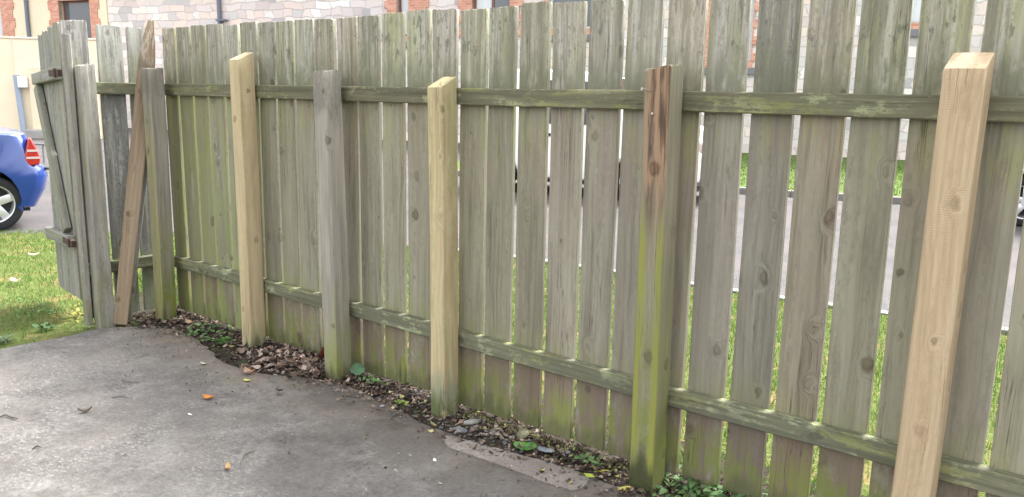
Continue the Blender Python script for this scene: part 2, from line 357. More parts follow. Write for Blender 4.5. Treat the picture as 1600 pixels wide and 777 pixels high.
# asphalt
def speck_asphalt(name,base,pink):
    t=NT(name); p=t.pos(); a=t.noise(p,160,3,.7); b=t.noise(p,1.3,5); v=t.n('ShaderNodeTexVoronoi'); t.l(p,v.inputs['Vector']); v.inputs['Scale'].default_value=95
    chips=t.xyz(v.outputs['Color'])[0]
    c=t.mix(chips,[x*.6 for x in base],[x*1.6 for x in base]); c=t.mix(t.step(b,.35,.65),c,pink); c=t.mix(t.step(a,.55,.75),c,[x*2.2 for x in base])
    t.bump(t.math('ADD',a,v.outputs['Distance']),.5,.004); return t.fin(c,.88,.25)
ASPH=speck_asphalt('road_asphalt',(.060,.057,.058),(.090,.080,.079))
me=pyd('ground',[(-90,-60,ROADZ-.05),(60,-60,ROADZ-.05),(60,110,ROADZ-.05),(-90,110,ROADZ-.05)],[(0,1,2,3)])
mesh_obj('ground',me,plain('ground_earth',(.12,.13,.07),.95,.1,var=.3,scale=1.5),kind='structure',label='wide flat earth reaching to the horizon under everything')
me=pyd('road',[(-70,-30,ROADZ),(30,-30,ROADZ),(30,60,ROADZ),(-70,60,ROADZ)],[(0,1,2,3)])
mesh_obj('road',me,ASPH,kind='structure',label='pinkish grey tarmac road running behind the fence')
# lawn sheet (both sides of the fence)
def grid_sheet(name,x0,x1,y0,y1,st,keep,zf,jit=0.0):
    nx=int(round((x1-x0)/st)); ny=int(round((y1-y0)/st))
    X,Y=np.meshgrid(np.linspace(x0,x1,nx+1),np.linspace(y0,y1,ny+1),indexing='ij'); xy=np.stack([X.ravel(),Y.ravel()],1)
    z=zf(xy); ok=keep(xy); f=[]
    idx=lambda i,j:i*(ny+1)+j
    for i in range(nx):
        for j in range(ny):
            q=(idx(i,j),idx(i+1,j),idx(i+1,j+1),idx(i,j+1))
            if all(ok[k] for k in q): f.append(q)
    v=np.column_stack([xy,z]); used=sorted({k for q in f for k in q}); mp={k:i for i,k in enumerate(used)}
    return pyd(name,v[used],[tuple(mp[k] for k in q) for q in f],True)
t=NT('lawn_turf'); p=t.pos(); a=t.noise(p,3,5,.6); b=t.noise(p,45,4,.7)
c=t.ramp(b,(.3,(.045,.05,.02)),(.5,(.085,.11,.03)),(.7,(.14,.17,.05))); c=t.mix(t.step(a,.5,.68),c,(.17,.13,.055)); t.bump(b,.8,.02)
LAWN=t.fin(c,.95,.1)
SLABX=-4.82
def fnz(xy,s,seed=0.0): return np.array([mnoise.noise(Vector((x*s+seed,y*s,seed))) for x,y in xy])
lz=lambda xy: lawn_z(xy)+.018*fnz(xy,3.5)
me=grid_sheet('lawn',-16,9,-6,5.4,.16,lambda xy:(edge_dist(xy)>-.05)&(((xy[:,0]<-4.7)&(xy[:,1]<-.28))|(xy[:,0]<-5.15)|(xy[:,1]>.12)),lz)
mesh_obj('lawn',me,LAWN,kind='structure',label='grassed ground around the fence sloping gently to the road')
# soil strip along the fence foot
def soil_z(xy):
    n=fnz(xy,9,3)*.014+fnz(xy,30,5)*.006
    pile=.035*np.exp(-((xy[:,0]+3.42)/.30)**2-((xy[:,1]+.12)/.16)**2)
    return .008+n+pile-.022*np.clip((-xy[:,1]-.20)/.10,0,1)
t=NT('damp_soil'); p=t.pos(); a=t.noise(p,60,5,.7); b=t.noise(p,9,4)
c=t.ramp(a,(.3,(.018,.014,.010)),(.55,(.042,.034,.026)),(.75,(.080,.066,.052))); c=t.mix(t.step(b,.55,.7),c,(.04,.05,.02)); t.bump(a,.9,.012); SOIL=t.fin(c,.95,.15)
me=grid_sheet('soil_strip',-5.6,1.2,-.62,.36,.03,lambda xy:(xy[:,0]>-5.05)|(xy[:,1]>-.45),soil_z)
mesh_obj('soil_strip',me,SOIL,kind='structure',label='dark crumbly soil strip along the foot of the fence')
# concrete slab with a worn, irregular edge
t=NT('worn_concrete'); p=t.pos()
big=t.noise(p,1.1,5,.6); med=t.noise(p,5.5,5,.65); fine=t.noise(p,120,4,.7); grit=t.noise(p,330,2,.6)
px_,py_,pz_=t.xyz(p)
m2=t.noise(p,17,6,.7); m3=t.noise(p,48,5,.75)
mm=t.math('ADD',t.math('MULTIPLY',med,.4),t.math('ADD',t.math('MULTIPLY',m2,.35),t.math('MULTIPLY',m3,.34)))
mm=t.math('SUBTRACT',mm,.045)
c=t.ramp(mm,(.37,(.044,.041,.039)),(.46,(.090,.084,.079)),(.54,(.130,.122,.115)),(.64,(.195,.183,.172)))
c=t.mix(t.math('MULTIPLY',t.step(big,.46,.66),.65),c,t.mix(m3,(.105,.092,.083),(.215,.194,.178)))
c=t.mix(t.math('MULTIPLY',t.step(big,.48,.33),.6),c,t.mix(m3,(.05,.048,.044),(.12,.113,.105)))
st=t.noise(t.vm('MULTIPLY',t.vm('ADD',p,t.vm('SCALE',(1,1,0),t.math('MULTIPLY',med,.05))),(38,70,38)),1,5,.75)
patch=t.noise(p,2.3,5,.65)
nearf=t.step(py_,-.35,-1.0)
w=t.math('MULTIPLY',t.step(st,.53,.62),t.step(patch,.40,.58)); c=t.mix(t.math('MULTIPLY',w,t.math('MULTIPLY_ADD',nearf,.42,.05)),c,(.33,.315,.30))
s2=t.noise(p,85,5,.8); w2=t.math('MULTIPLY',t.step(s2,.55,.64),t.step(patch,.30,.52)); c=t.mix(t.math('MULTIPLY',w2,t.math('MULTIPLY_ADD',nearf,.22,.05)),c,(.27,.258,.245))
c=t.mix(t.math('MULTIPLY',t.step(fine,.47,.34),.6),c,(.045,.042,.040))
moss=t.math('MULTIPLY',t.step(py_,-.85,-.30),t.step(t.noise(p,5,5,.65),.46,.62)); c=t.mix(t.math('MULTIPLY',moss,.65),c,t.mix(m3,(.05,.046,.032),(.13,.115,.080)))
mg=t.math('MULTIPLY',t.step(py_,-.62,-.36),t.step(t.noise(p,4,5,.7),.38,.58)); c=t.mix(t.math('MULTIPLY',mg,.7),c,t.mix(m3,(.10,.078,.064),(.22,.178,.152)))
dk=t.math('MULTIPLY',t.step(px_,-3.1,-2.3),t.step(t.noise(p,2.6,5,.65),.34,.56)); c=t.mix(t.math('MULTIPLY',dk,.55),c,t.mix(m3,(.040,.038,.036),(.10,.094,.088)))
d2=t.math('MULTIPLY',t.step(t.noise(t.vm('ADD',p,(9,4,0)),1.7,5,.6),.52,.64),.55); c=t.mix(d2,c,t.mix(m3,(.045,.041,.038),(.115,.105,.097)))
ew=t.math('MULTIPLY',t.step(t.math('ADD',py_,t.math('MULTIPLY_ADD',t.noise(p,7,5,.7),.30,-.15)),-.46,-.30),t.step(m2,.40,.60)); c=t.mix(t.math('MULTIPLY',ew,.8),c,t.mix(m3,(.035,.028,.022),(.10,.082,.066)))
t.bump(t.math('ADD',t.math('MULTIPLY',med,1.2),t.math('ADD',t.math('MULTIPLY',fine,.55),t.math('MULTIPLY',st,.3))),.55,.010)
CONC=t.fin(c,.86,.3)
edge_pts=[(SLABX,-4.2),(SLABX,-1.1),(-4.80,-.75),(-4.83,-.56),(-4.74,-.40),(-4.62,-.30),(-4.45,-.24),(-4.2,-.27),(-3.95,-.33),(-3.75,-.38),(-3.45,-.35),(-3.2,-.225),(-2.95,-.185),(-2.68,-.215),(-2.4,-.255),(-2.12,-.265),(-1.9,-.235),(-1.7,-.205),(-1.5,-.20),(-1.3,-.20),(-.9,-.22),(0,-.22),(2.5,-.22)]
ed=interp(edge_pts,10); ev=[]
for i,q in enumerate(ed):
    j=.012*mnoise.noise(Vector((q.x*9,q.y*9,1)))+.006*mnoise.noise(Vector((q.x*40,q.y*40,4)))
    ev.append((q.x+(j if q.y<-.7 else j*.4), q.y+(0 if q.y<-.9 else j)))
poly=ev+[(2.5,-4.2)]
bm=bmesh.new(); top=[bm.verts.new((x,y,.024)) for x,y in poly]; bot=[bm.verts.new((x+(.008 if y>-4 else 0)*0,y,-.03)) for x,y in poly]
bm.faces.new(top); n=len(top)
for i in range(n): bm.faces.new((top[i],bot[i],bot[(i+1)%n],top[(i+1)%n]))
bmesh.ops.recalc_face_normals(bm,faces=bm.faces[:])
rim=[e for e in bm.edges if abs(e.verts[0].co.z-.024)<1e-6 and abs(e.verts[1].co.z-.024)<1e-6]
bmesh.ops.bevel(bm,geom=rim,offset=.006,segments=2,affect='EDGES',profile=.5)
me=bpy.data.meshes.new('concrete_slab'); bm.to_mesh(me); bm.free()
mesh_obj('concrete_slab',me,CONC,kind='structure',label='worn dark concrete slab with pale scuffs in front of the fence')
# paler screed band along the slab edge
t=NT('pale_screed'); p=t.pos(); a=t.noise(p,9,5,.6); b=t.noise(p,140,3,.7)
c=t.ramp(a,(.3,(.150,.130,.116)),(.7,(.245,.218,.198))); c=t.mix(t.step(b,.5,.34),c,(.09,.08,.072)); h=t.noise(p,26,3); c=t.mix(t.step(h,.66,.72),c,(.06,.052,.048)); t.bump(t.math('ADD',a,b),.5,.006); SCREED=t.fin(c,.9,.2)
up_=[(-2.22,-.300),(-2.12,-.275),(-2.0,-.258),(-1.9,-.243),(-1.78,-.222),(-1.7,-.214),(-1.6,-.212)]; lo_=[(-1.545,-.235),(-1.53,-.31),(-1.575,-.352),(-1.75,-.358),(-1.94,-.362),(-2.10,-.375),(-2.19,-.345)]
pp=[(x+.006*mnoise.noise(Vector((x*30,y*30,2))),y+.008*mnoise.noise(Vector((x*30,y*30,8)))) for x,y in [(q.x,q.y) for q in interp(up_+lo_+[up_[0]],8)[:-1]]]
bm=bmesh.new(); tv=[bm.verts.new((x,y,.0285)) for x,y in pp]; bv=[bm.verts.new((x,y,.015)) for x,y in pp]; bm.faces.new(tv)
for i in range(len(pp)): bm.faces.new((tv[i],bv[i],bv[(i+1)%len(pp)],tv[(i+1)%len(pp)]))
bmesh.ops.recalc_face_normals(bm,faces=bm.faces[:]); me=bpy.data.meshes.new('screed_band'); bm.to_mesh(me); bm.free()
mesh_obj('screed_band',me,SCREED,kind='structure',label='paler pinkish strip of screed along the slab edge')
# kerbs and far verge
FU=Vector((.9643,.2648,0)); FN=Vector((-.2648,.9643,0))      # facade direction / away from the camera
FP=Vector((-9.557,19.495,0))
KP=Vector((-5.85,10.75,0))
def loc(base,u,n,z): return base+FU*u+FN*n+Vector((0,0,z))
fa=math.atan2(FU.y,FU.x)
KERB=plain('kerb_concrete',(.20,.195,.185),.85,.2,var=.2,scale=20)
mb=MB()
for i in range(-7,24): mb.box((i*.915+.004,0,ROADZ-.03),((i+1)*.915-.004,.125,ROADZ+.11),bev=.012)
mb.build('kerb',KERB,None,loc=KP,rot=(0,0,fa),kind='structure',label='low concrete kerb along the far side of the road')
VERGE=plain('verge_turf',(.085,.125,.035),.95,.1,var=.4,scale=30)
mb=MB(); mb.box((-6.4,.126,ROADZ-.02),(22,9.6,ROADZ+.105)); mb.build('verge',VERGE,None,loc=KP,rot=(0,0,fa),kind='structure',label='strip of green turf between far kerb and stone building')
# flush edging on the near road edge
mb=MB(); pts=[p for p in EDGEC if -6<p.x<6]
for a,b in zip(pts[:-1],pts[1:]):
    d=(b-a).normalized(); n_=Vector((-d.y,d.x))*.05
    mb.add([(a.x-n_.x,a.y-n_.y,ROADZ-.02),(b.x-n_.x,b.y-n_.y,ROADZ-.02),(b.x+n_.x,b.y+n_.y,ROADZ-.02),(a.x+n_.x,a.y+n_.y,ROADZ-.02),(a.x-n_.x,a.y-n_.y,ROADZ+.035),(b.x-n_.x,b.y-n_.y,ROADZ+.035),(b.x+n_.x,b.y+n_.y,ROADZ+.035),(a.x+n_.x,a.y+n_.y,ROADZ+.035)],[(0,1,2,3),(4,5,6,7),(0,1,5,4),(2,3,7,6)])
mb.build('road_edging',plain('edging_concrete',(.20,.195,.185),.85,.2,var=.2,scale=15),kind='structure',label='narrow pale concrete edging between grass strip and road')

# ---------------------------------------------------------------- stone building
t=NT('rubble_stone'); o=t.obj(); x,y,z=t.xyz(o)
wx=t.noise(t.vm('MULTIPLY',o,(1.1,1.1,2.0)),1,3); wz=t.noise(t.vm('MULTIPLY',o,(1.5,1.5,1.5)),1,3)
v=t.comb(t.math('MULTIPLY_ADD',wx,.75,x),t.math('MULTIPLY_ADD',wz,.34,z),0.0)
def brick(t,v,sc,bw,rh,mortar,off=.5,sq=1.0,sqf=2,bias=0.0):
    b=t.n('ShaderNodeTexBrick'); t.l(v,b.inputs['Vector']); b.inputs['Scale'].default_value=sc; b.inputs['Mortar Size'].default_value=mortar; b.inputs['Mortar Smooth'].default_value=.3
    b.inputs['Brick Width'].default_value=bw; b.inputs['Row Height'].default_value=rh; b.inputs['Color1'].default_value=(0,0,0,1); b.inputs['Color2'].default_value=(1,1,1,1); b.inputs['Mortar'].default_value=(.5,.5,.5,1)
    b.offset=off; b.squash=sq; b.squash_frequency=sqf; b.inputs['Bias'].default_value=bias; return b
b1=brick(t,v,1,.66,.27,.012,.37,.62,3)
b1.inputs['Bias'].default_value=0.0
tone=t.xyz(b1.outputs['Color'])[0]; mort=b1.outputs['Fac']
c=t.ramp(tone,(.0,(.52,.46,.45)),(.2,(.66,.60,.59)),(.42,(.58,.54,.54)),(.6,(.68,.57,.52)),(.8,(.74,.72,.70)),(.98,(.40,.39,.41)))
gr=t.noise(t.vm('MULTIPLY',o,(14,14,30)),1,4,.7); c=t.mix(.4,c,t.mix(gr,(.35,.33,.33),(.7,.68,.66)),'OVERLAY')
c=t.mix(mort,c,(.50,.475,.46)); t.bump(t.math('SUBTRACT',t.math('MULTIPLY',gr,.5),mort),.8,.03); STONE=t.fin(c,.9,.2)
t=NT('quoin_brick'); o=t.obj(); x,y,z=t.xyz(o); b=brick(t,t.comb(x,z,0.0),1,.225,.075,.006)
c=t.ramp(t.xyz(b.outputs['Color'])[0],(0,(.46,.20,.14)),(.5,(.56,.27,.19)),(1,(.62,.34,.25))); c=t.mix(b.outputs['Fac'],c,(.50,.42,.37)); t.bump(t.math('SUBTRACT',1.0,b.outputs['Fac']),.5,.008); BRICK=t.fin(c,.88,.2)
RENDER=plain('cream_render',(.70,.62,.47),.9,.15,var=.06,scale=3)
RENDER2=plain('pale_garden_wall_render',(.79,.69,.52),.9,.15,var=.07,scale=2.5)
SILL=plain('slate_grey_sill',(.17,.17,.19),.7,.3)
PIPEM=plain('blue_grey_plastic',(.13,.15,.20),.45,.4)
FRAME=plain('brown_window_frame',(.20,.085,.06),.5,.4)
FRAMEW=plain('pale_window_frame',(.55,.57,.60),.5,.4)
t=NT('window_glass'); t.b.inputs['Base Color'].default_value=(.09,.10,.115,1); GLASS=t.fin(None,.06,.6)
t=NT('curtained_glass'); nz=t.noise(t.vm('MULTIPLY',t.obj(),(22,1,.4)),1,3); GLASSL=t.fin(t.mix(nz,(.42,.45,.48),(.66,.69,.72)),.12,.6)
SLATE=plain('roof_slate',(.12,.12,.135),.7,.3,var=.25,scale=8)
BH=6.2
WINS=[ # u0,u1,z0,z1, quoin widths, glass style, frame, sill gap
 (-11.28,-10.84,3.2,5.2,.42,.70,'narrow'),(-8.54,-7.24,3.15,4.9,.44,.38,'mixed'),(-5.95,-4.5,3.36,4.9,.22,.22,'dark'),(-1.12,.06,2.42,4.6,.22,.08,'light'),(3.7,4.55,3.40,5.0,.22,.22,'light'),(9.0,10.2,2.4,4.6,.25,.25,'dark')]
bld=empty('stone_building',FP,fa,label='long pale rubble stone building with red brick window surrounds behind the fence',cat='building')
def wall_with_holes(name,mat,parent,u0,u1,z0,z1,th,holes,y0=0.0):
    us=sorted({u0,u1,*[h[0] for h in holes],*[h[1] for h in holes]}); zs=sorted({z0,z1,*[h[2] for h in holes],*[h[3] for h in holes]})
    mb=MB(); V={}
    inside=lambda a,b:any(h[0]<a<h[1] and h[2]<b<h[3] for h in holes)
    for i in range(len(us)-1):
        for j in range(len(zs)-1):
            if inside((us[i]+us[i+1])/2,(zs[j]+zs[j+1])/2): continue
            a,b,c_,d=us[i],us[i+1],zs[j],zs[j+1]; mb.add([(a,y0,c_),(b,y0,c_),(b,y0,d),(a,y0,d)],[(0,1,2,3)])
            mb.add([(a,y0+th,c_),(b,y0+th,c_),(b,y0+th,d),(a,y0+th,d)],[(3,2,1,0)])
    for h in holes: a,b,c_,d=h[:4]; mb.add([(a,y0,c_),(b,y0,c_),(b,y0,d),(a,y0,d),(a,y0+th,c_),(b,y0+th,c_),(b,y0+th,d),(a,y0+th,d)],[(0,1,5,4),(1,2,6,5),(2,3,7,6),(3,0,4,7)])
    a,b,c_,d=u0,u1,z0,z1; mb.add([(a,y0,c_),(b,y0,c_),(b,y0,d),(a,y0,d),(a,y0+th,c_),(b,y0+th,c_),(b,y0+th,d),(a,y0+th,d)],[(1,2,6,5),(2,3,7,6),(3,0,4,7)])
    return mb.build(name,mat,parent)
wall_with_holes('wall',STONE,bld,-24.37,16,ROADZ-.1,BH,.4,WINS)
def quoin(parent,u0,u1,z0,z1,ql,qr,bottom=True,step=.225,y=-.045):
    mb=MB(); z=z0; k=0
    while z<z1:
        zz=min(z+step,z1); e=.0 if k%2 else .11
        if ql: mb.box((u0-ql-e+.055,y,z),(u0,.12,zz))
        if qr: mb.box((u1,y,z),(u1+qr+e-.055,.12,zz))
        z=zz; k+=1
    mb.box((u0-ql,y,z1),(u1+qr,.12,z1+.24))
    if bottom: mb.box((u0-ql*.6,y,z0-.17),(u1+qr*.6,.12,z0))
    return mb.build('quoin',BRICK,parent)
def window(parent,u0,u1,z0,z1,style,frame,sill=True,zsill=None):
    w=empty('window',(0,.13,0)); w.parent=parent
    fm=MB(); fw=.07
    fm.box((u0,0,z0),(u0+fw,.06,z1)); fm.box((u1-fw,0,z0),(u1,.06,z1)); fm.box((u0+fw,0,z0),(u1-fw,.06,z0+fw)); fm.box((u0+fw,0,z1-fw),(u1-fw,.06,z1))
    if u1-u0>1 and style!='dark': fm.box(((u0+u1)/2-.04,0,z0+fw),((u0+u1)/2+.04,.06,z1-fw))
    fm.build('frame',frame,w)
    if style=='mixed':
        a=MB(); a.box((u0+fw,.03,z0+fw),((u0+u1)/2-.04,.045,z1-fw)); a.build('pane',GLASSL,w)
        a=MB(); a.box(((u0+u1)/2+.04,.03,z0+fw),(u1-fw,.045,z1-fw)); a.build('pane',GLASS,w)
    else:
        a=MB(); a.box((u0+fw,.03,z0+fw),(u1-fw,.045,z1-fw)); a.build('pane',GLASS if style=='dark' else GLASSL,w)
    if sill:
        s=MB(); s.box((u0-.2,-.24,z0-.36),(u1+.2,-.08,z0-.172),bev=.01); s.build('sill',SILL,w)
    return w
for (u0,u1,z0,z1,ql,qr,stl) in WINS:
    quoin(bld,u0,u1,z0,z1,ql,qr); window(bld,u0,u1,z0,z1,stl,FRAME if stl in('mixed','narrow') else FRAMEW)
mb=MB(); mb.prism([(-24.6,0),(16.2,0),(16.2,.12),(-24.6,.12)],-.28,-.16,Matrix.Translation((0,0,BH-.1))); mb.build('gutter',PIPEM,bld)
mb=MB(); mb.add([(-24.37,-.25,BH),(16.1,-.25,BH),(16.1,4.2,BH+3),(-24.37,4.2,BH+3),(-24.37,8.6,BH),(16.1,8.6,BH),(-24.37,-.25,BH-.08),(16.1,-.25,BH-.08)],[(0,1,2,3),(3,2,5,4),(6,7,1,0)]); mb.build('roof',SLATE,bld)
mb=MB(); mb.tube([(-18.7,-.10,ROADZ),(-18.7,-.10,BH-.1)],.075,12)
dp=mb.build('downpipe',PIPEM,bld,smooth=True,sharp=50)
mb=MB(); mb.box((-18.80,-.20,3.80),(-18.38,.0,3.86),bev=.006); mb.build('bracket',PIPEM,dp)
# rendered building to the left
cot=empty('rendered_building',FP,fa,label='cream rendered building with brick quoins and brown framed window, far left',cat='building')
H2=[(-27.0,-25.25,2.1,4.72),(-31.9,-30.45,2.2,4.72)]
wall_with_holes('wall',RENDER,cot,-46,-24.38,ROADZ-.1,5.6,.4,H2,y0=-.05)
for i,h in enumerate(H2):
    q=quoin(cot,*h,.55 if i==0 else .4,.45 if i==0 else .75,bottom=True,step=.38,y=-.09); window(cot,*h,'dark' if i==0 else 'light',FRAME)
mb=MB(); mb.add([(-46,-.35,5.6),(-24.375,-.35,5.6),(-24.375,4.2,8.4),(-46,4.2,8.4),(-46,8.6,5.6),(-24.375,8.6,5.6)],[(0,1,2,3),(3,2,5,4)]); mb.build('roof',SLATE,cot)
mb=MB(); mb.tube([(-28.8,-.14,ROADZ),(-28.8,-.14,5.6)],.075,12); mb.build('downpipe',PIPEM,cot,smooth=True,sharp=50)
# garden wall, perpendicular to the view
GA=math.atan2(.627,.779); GB=Vector((-27.64,8.04,0))
gw=empty('garden_wall',GB,GA,label='tall cream rendered garden wall beside the road, behind the blue car',cat='wall')
mb=MB(); mb.box((-.55,0,ROADZ-.1),(2.1,.25,2.78),bev=.02); mb.box((-9,.12,ROADZ-.1),(-.552,.37,2.80),bev=.02); mb.build('wall',RENDER2,gw)
mb=MB(); mb.box((-.60,-.03,2.782),(2.15,.29,2.84),bev=.015); mb.box((-9,.09,2.804),(-.602,.41,2.85),bev=.015); mb.build('coping',plain('coping_stone',(.70,.63,.50),.9,.2),gw)
mb=MB(); mb.box((-.08,-.14,ROADZ-.1),(2.0,-.003,1.95),bev=.02); mb.build('buttress',plain('buttress_render',(.72,.62,.46),.9,.15),gw)
mb=MB(); mb.box((-.2,-.42,ROADZ-.1),(1.9,-.145,.06),bev=.03); mb.build('plinth',plain('plinth_stone',(.32,.31,.30),.9,.15,var=.3,scale=6),gw)
up_=empty('conduit_post',loc(GB,0,0,ROADZ)+Vector((.779,.627,0))*-.43+Vector((.627,-.779,0))*.14,GA,label='blue grey service duct with a white box on the cream garden wall',cat='service duct')
mb=MB(); mb.tube([(.08,0,0),(-.02,0,1.9)],.085,14); mb.build('duct',plain('pale_blue_duct',(.30,.36,.45),.6,.3),up_,smooth=True,sharp=50)
mb=MB(); mb.box((.08,-.14,1.52),(.32,.05,1.86),bev=.02); mb.build('box',plain('white_box_plastic',(.75,.75,.74),.5,.3),up_)
lb=empty('low_barrier',(-18.55,4.55,ROADZ),GA,label='small dark low metal rail standing on the road by the garden wall',cat='barrier')
mb=MB(); mb.tube([(-.42,0,.40),(.10,0,.40)],.025,8); mb.build('bar',SILL,lb)
for xx in (-.4,.05): mb=MB(); mb.tube([(xx,0,0),(xx,0,.39)],.022,8); mb.build('leg',SILL,lb)
# lamp post
lp=empty('lamp_post',(-6.53+.0,18.3,ROADZ+.1),0,label='slim pale blue grey lamp post on the far verge',cat='lamp post')
PM=plain('galvanised_post',(.42,.48,.56),.5,.4,var=.06)
mb=MB(); mb.tube([(0,0,1.15),(0,0,5.2),(0,0,6.2)],[.085,.07,.05],14); mb.build('column',PM,lp,smooth=True,sharp=50)
mb=MB(); mb.tube([(0,0,0),(0,0,1.15)],.115,14); mb.build('base',PM,lp,smooth=True,sharp=50)
mb=MB(); mb.box((-.14,-.7,6.2),(.14,.1,6.32),bev=.04); mb.build('lantern',PM,lp)

# ---------------------------------------------------------------- vehicles
def paint(name,c,rough=.25):
    t=NT(name); t.b.inputs['Coat Weight'].default_value=.7; t.b.inputs['Coat Roughness'].default_value=.06
    nz=t.noise(t.obj(),3,3); return t.fin(t.mix(nz,[x*.95 for x in c],c),rough,.5)
BLUE=paint('blue_car_paint',(.004,.034,.19)); WHITE=paint('white_van_paint',(.80,.80,.80),.35)
TYRE=plain('tyre_rubber',(.022,.022,.024),.85,.2,var=.2,scale=30); ALLOY=plain('alloy',(.55,.56,.58),.35,.5,metal=.6)
BLACKP=plain('black_trim',(.03,.03,.033),.6,.3); t=NT('car_glass'); t.b.inputs['Base Color'].default_value=(.02,.024,.03,1); CGLASS=t.fin(None,.05,.6)
t=NT('red_lamp'); nz=t.noise(t.obj(),40,2); REDL=t.fin(t.mix(nz,(.30,.012,.012),(.40,.03,.025)),.12,.6)
CLEARL=plain('clear_lamp',(.48,.40,.40),.15,.6); GREYP=plain('grey_bumper_plastic',(.17,.18,.21),.6,.3)
def arch(cx,r,z0,n=12): # upper half circle from left to right at bottom height z0
    a0=math.asin(min(1,max(-1,(z0-.31)/r))); return [(cx-r*math.cos(a),.31+r*math.sin(a)) for a in np.linspace(a0,math.pi-a0,n)]
def body(name,outline,W,mat,parent,belt,tumble,endr=.22,inset=.03):
    ol=[Vector((p[0],p[1])) for p in outline]; n=len(ol); xs=[p.x for p in ol]; x0,x1=min(xs),max(xs); cx=(x0+x1)/2
    nrm=[]
    for i in range(n):
        a,b=ol[i-1],ol[(i+1)%n]; d=(b-a).normalized(); nrm.append(Vector((d.y,-d.x)))
    area=sum(ol[i].x*ol[(i+1)%n].y-ol[(i+1)%n].x*ol[i].y for i in range(n))
    sg=1 if area>0 else -1
    sl=[-1,-.985,-.95,-.88,-.75,-.5,0,.5,.75,.88,.95,.985,1]; v=[]
    for s in sl:
        a=abs(s); ins=inset*max(0,(a-.93)/.07)**1.6
        for i,p in enumerate(ol):
            q=p-nrm[i]*sg*ins; x,z=q.x,q.y
            k=endr*(1-math.sqrt(max(0,1-a**4*.98))); e=max(0,1-min(x-x0,x1-x)/.75); x+=(1 if x<cx else -1)*k*e
            y=s*W*(1-tumble*max(0,z-belt))*(1-.05*max(0,(.55-z)/.5)); v.append((x,y,z))
    f=[]
    for i in range(len(sl)-1):
        for k in range(n): f.append((i*n+k,i*n+(k+1)%n,(i+1)*n+(k+1)%n,(i+1)*n+k))
    f.append(tuple(range(n))); f.append(tuple((len(sl)-1)*n+k for k in range(n-1,-1,-1)))
    me=pyd(name,v,f); bm=bmesh.new(); bm.from_mesh(me); bmesh.ops.triangulate(bm,faces=[q for q in bm.faces if len(q.verts)>4]); bmesh.ops.recalc_face_normals(bm,faces=bm.faces[:]); bm.to_mesh(me); bm.free()
    me.polygons.foreach_set('use_smooth',[True]*len(me.polygons)); me.set_sharp_from_angle(angle=R(38))
    return mesh_obj(name,me,mat,parent)
def wheel(parent,x,y,side,r=.31,five=True):
    w=empty('wheel',(x,y,r)); w.parent=parent
    mb=MB(); s=side; mb.lathe([(r*.66,.0),(r*.70,s*.055),(r*.9,s*.07),(r*.985,s*.05),(r,s*.01),(r,-s*.10),(r*.9,-s*.13),(r*.6,-s*.13)],36); mb.build('tyre',TYRE,w,smooth=True,sharp=60)
    mb=MB(); mb.lathe([(r*.70,s*.05),(r*.66,s*.045),(r*.62,-s*.02),(r*.60,-s*.1)],36)
    mb.lathe([(.0,s*.03),(r*.16,s*.03),(r*.2,s*.0),(r*.2,-s*.05)],20)
    for k in range(5 if five else 8):
        a=2*math.pi*k/(5 if five else 8)+.3; M=Matrix.Rotation(-a,4,'Y'); mb.box((r*.1,min(-s*.02,s*.02),-.045),(r*.66,max(-s*.02,s*.02),.045),M,bev=.008)
    mb.build('rim',ALLOY,w,smooth=True,sharp=40)
    mb=MB(); mb.lathe([(0,-s*.09),(r*.62,-s*.09)],24); mb.build('brake_disc',BLACKP,w)
    return w
# blue roadster
u=Vector((-.24,-.971,0)).normalized(); left=Vector((-u.y,u.x,0)); CW=.86
rc=Vector((-10.01,1.36,ROADZ))-left*CW
car=empty('parked_car',rc,math.atan2(u.y,u.x),label='blue low car with red tail lamp parked by the lawn edge at far left',cat='car')
ol=[(.15,.25),(.04,.44),(.0,.60),(.03,.69),(.09,.73),(.13,.88),(.20,1.075),(.30,1.10),(.75,1.125),(1.15,1.14),(1.35,1.14),(1.5,1.05),(2.2,.98),(2.45,.98),(2.9,.90),(3.6,.80),(3.85,.66),(3.92,.5),(3.88,.30),(3.7,.22)]+arch(3.1,.36,.22)[::-1]+[(2.6,.2),(1.2,.2)]+arch(.62,.37,.22)[::-1]+[(.28,.24)]
body('body',ol,CW,BLUE,car,.72,.14,endr=.20)
roof=MB(); roof.prism([(1.0,1.12),(1.3,1.26),(1.9,1.28),(2.45,1.0),(2.2,.985),(1.4,1.06)],-.60,.60); roof.build('roof',plain('black_soft_top',(.05,.05,.055),.8,.2),car)
for s in (-1,1):
    wheel(car,.62,s*(CW-.1),s); wheel(car,3.1,s*(CW-.1),s)
    mb=MB(); tri=[(.165,1.045),(.115,.92),(.085,.80),(.10,.735),(.265,.725),(.235,.86),(.19,1.03)]
    # lamp wraps round the rear corner
    y0,y1=(CW*.80,CW*.985) if s>0 else (-CW*.985,-CW*.80)
    bmv=[]
    mb.prism([(p[0]+.035,p[1]) for p in tri],y0,y1)
    lamp=mb.build('tail_lamp',REDL,car,smooth=True,sharp=30)
    bv=lamp.modifiers.new('b','BEVEL'); bv.width=.015; bv.segments=2
    mb=MB(); yy=(CW*.984,CW*.991) if s>0 else (-CW*.991,-CW*.984)
    for z in (.805,.885): mb.prism([(.125,z),(.265-.2*(z-.8),z),(.26-.2*(z-.8),z+.024),(.13,z+.024)],*yy)
    mb.build('reversing_lamp',CLEARL,lamp)
mb=MB(); mb.box((.25,-.7,.2),(3.8,.7,.55)); mb.build('underbody',BLACKP,car)
mb=MB(); mb.box((.012,-.26,.53),(.03,.26,.64),bev=.004); mb.build('number_plate',plain('plate_yellow',(.65,.5,.08),.5,.3),car)
mb=MB(); mb.box((.02,-.7,.66),(.06,.7,.69),bev=.008); mb.build('bumper_strip',BLACKP,car)
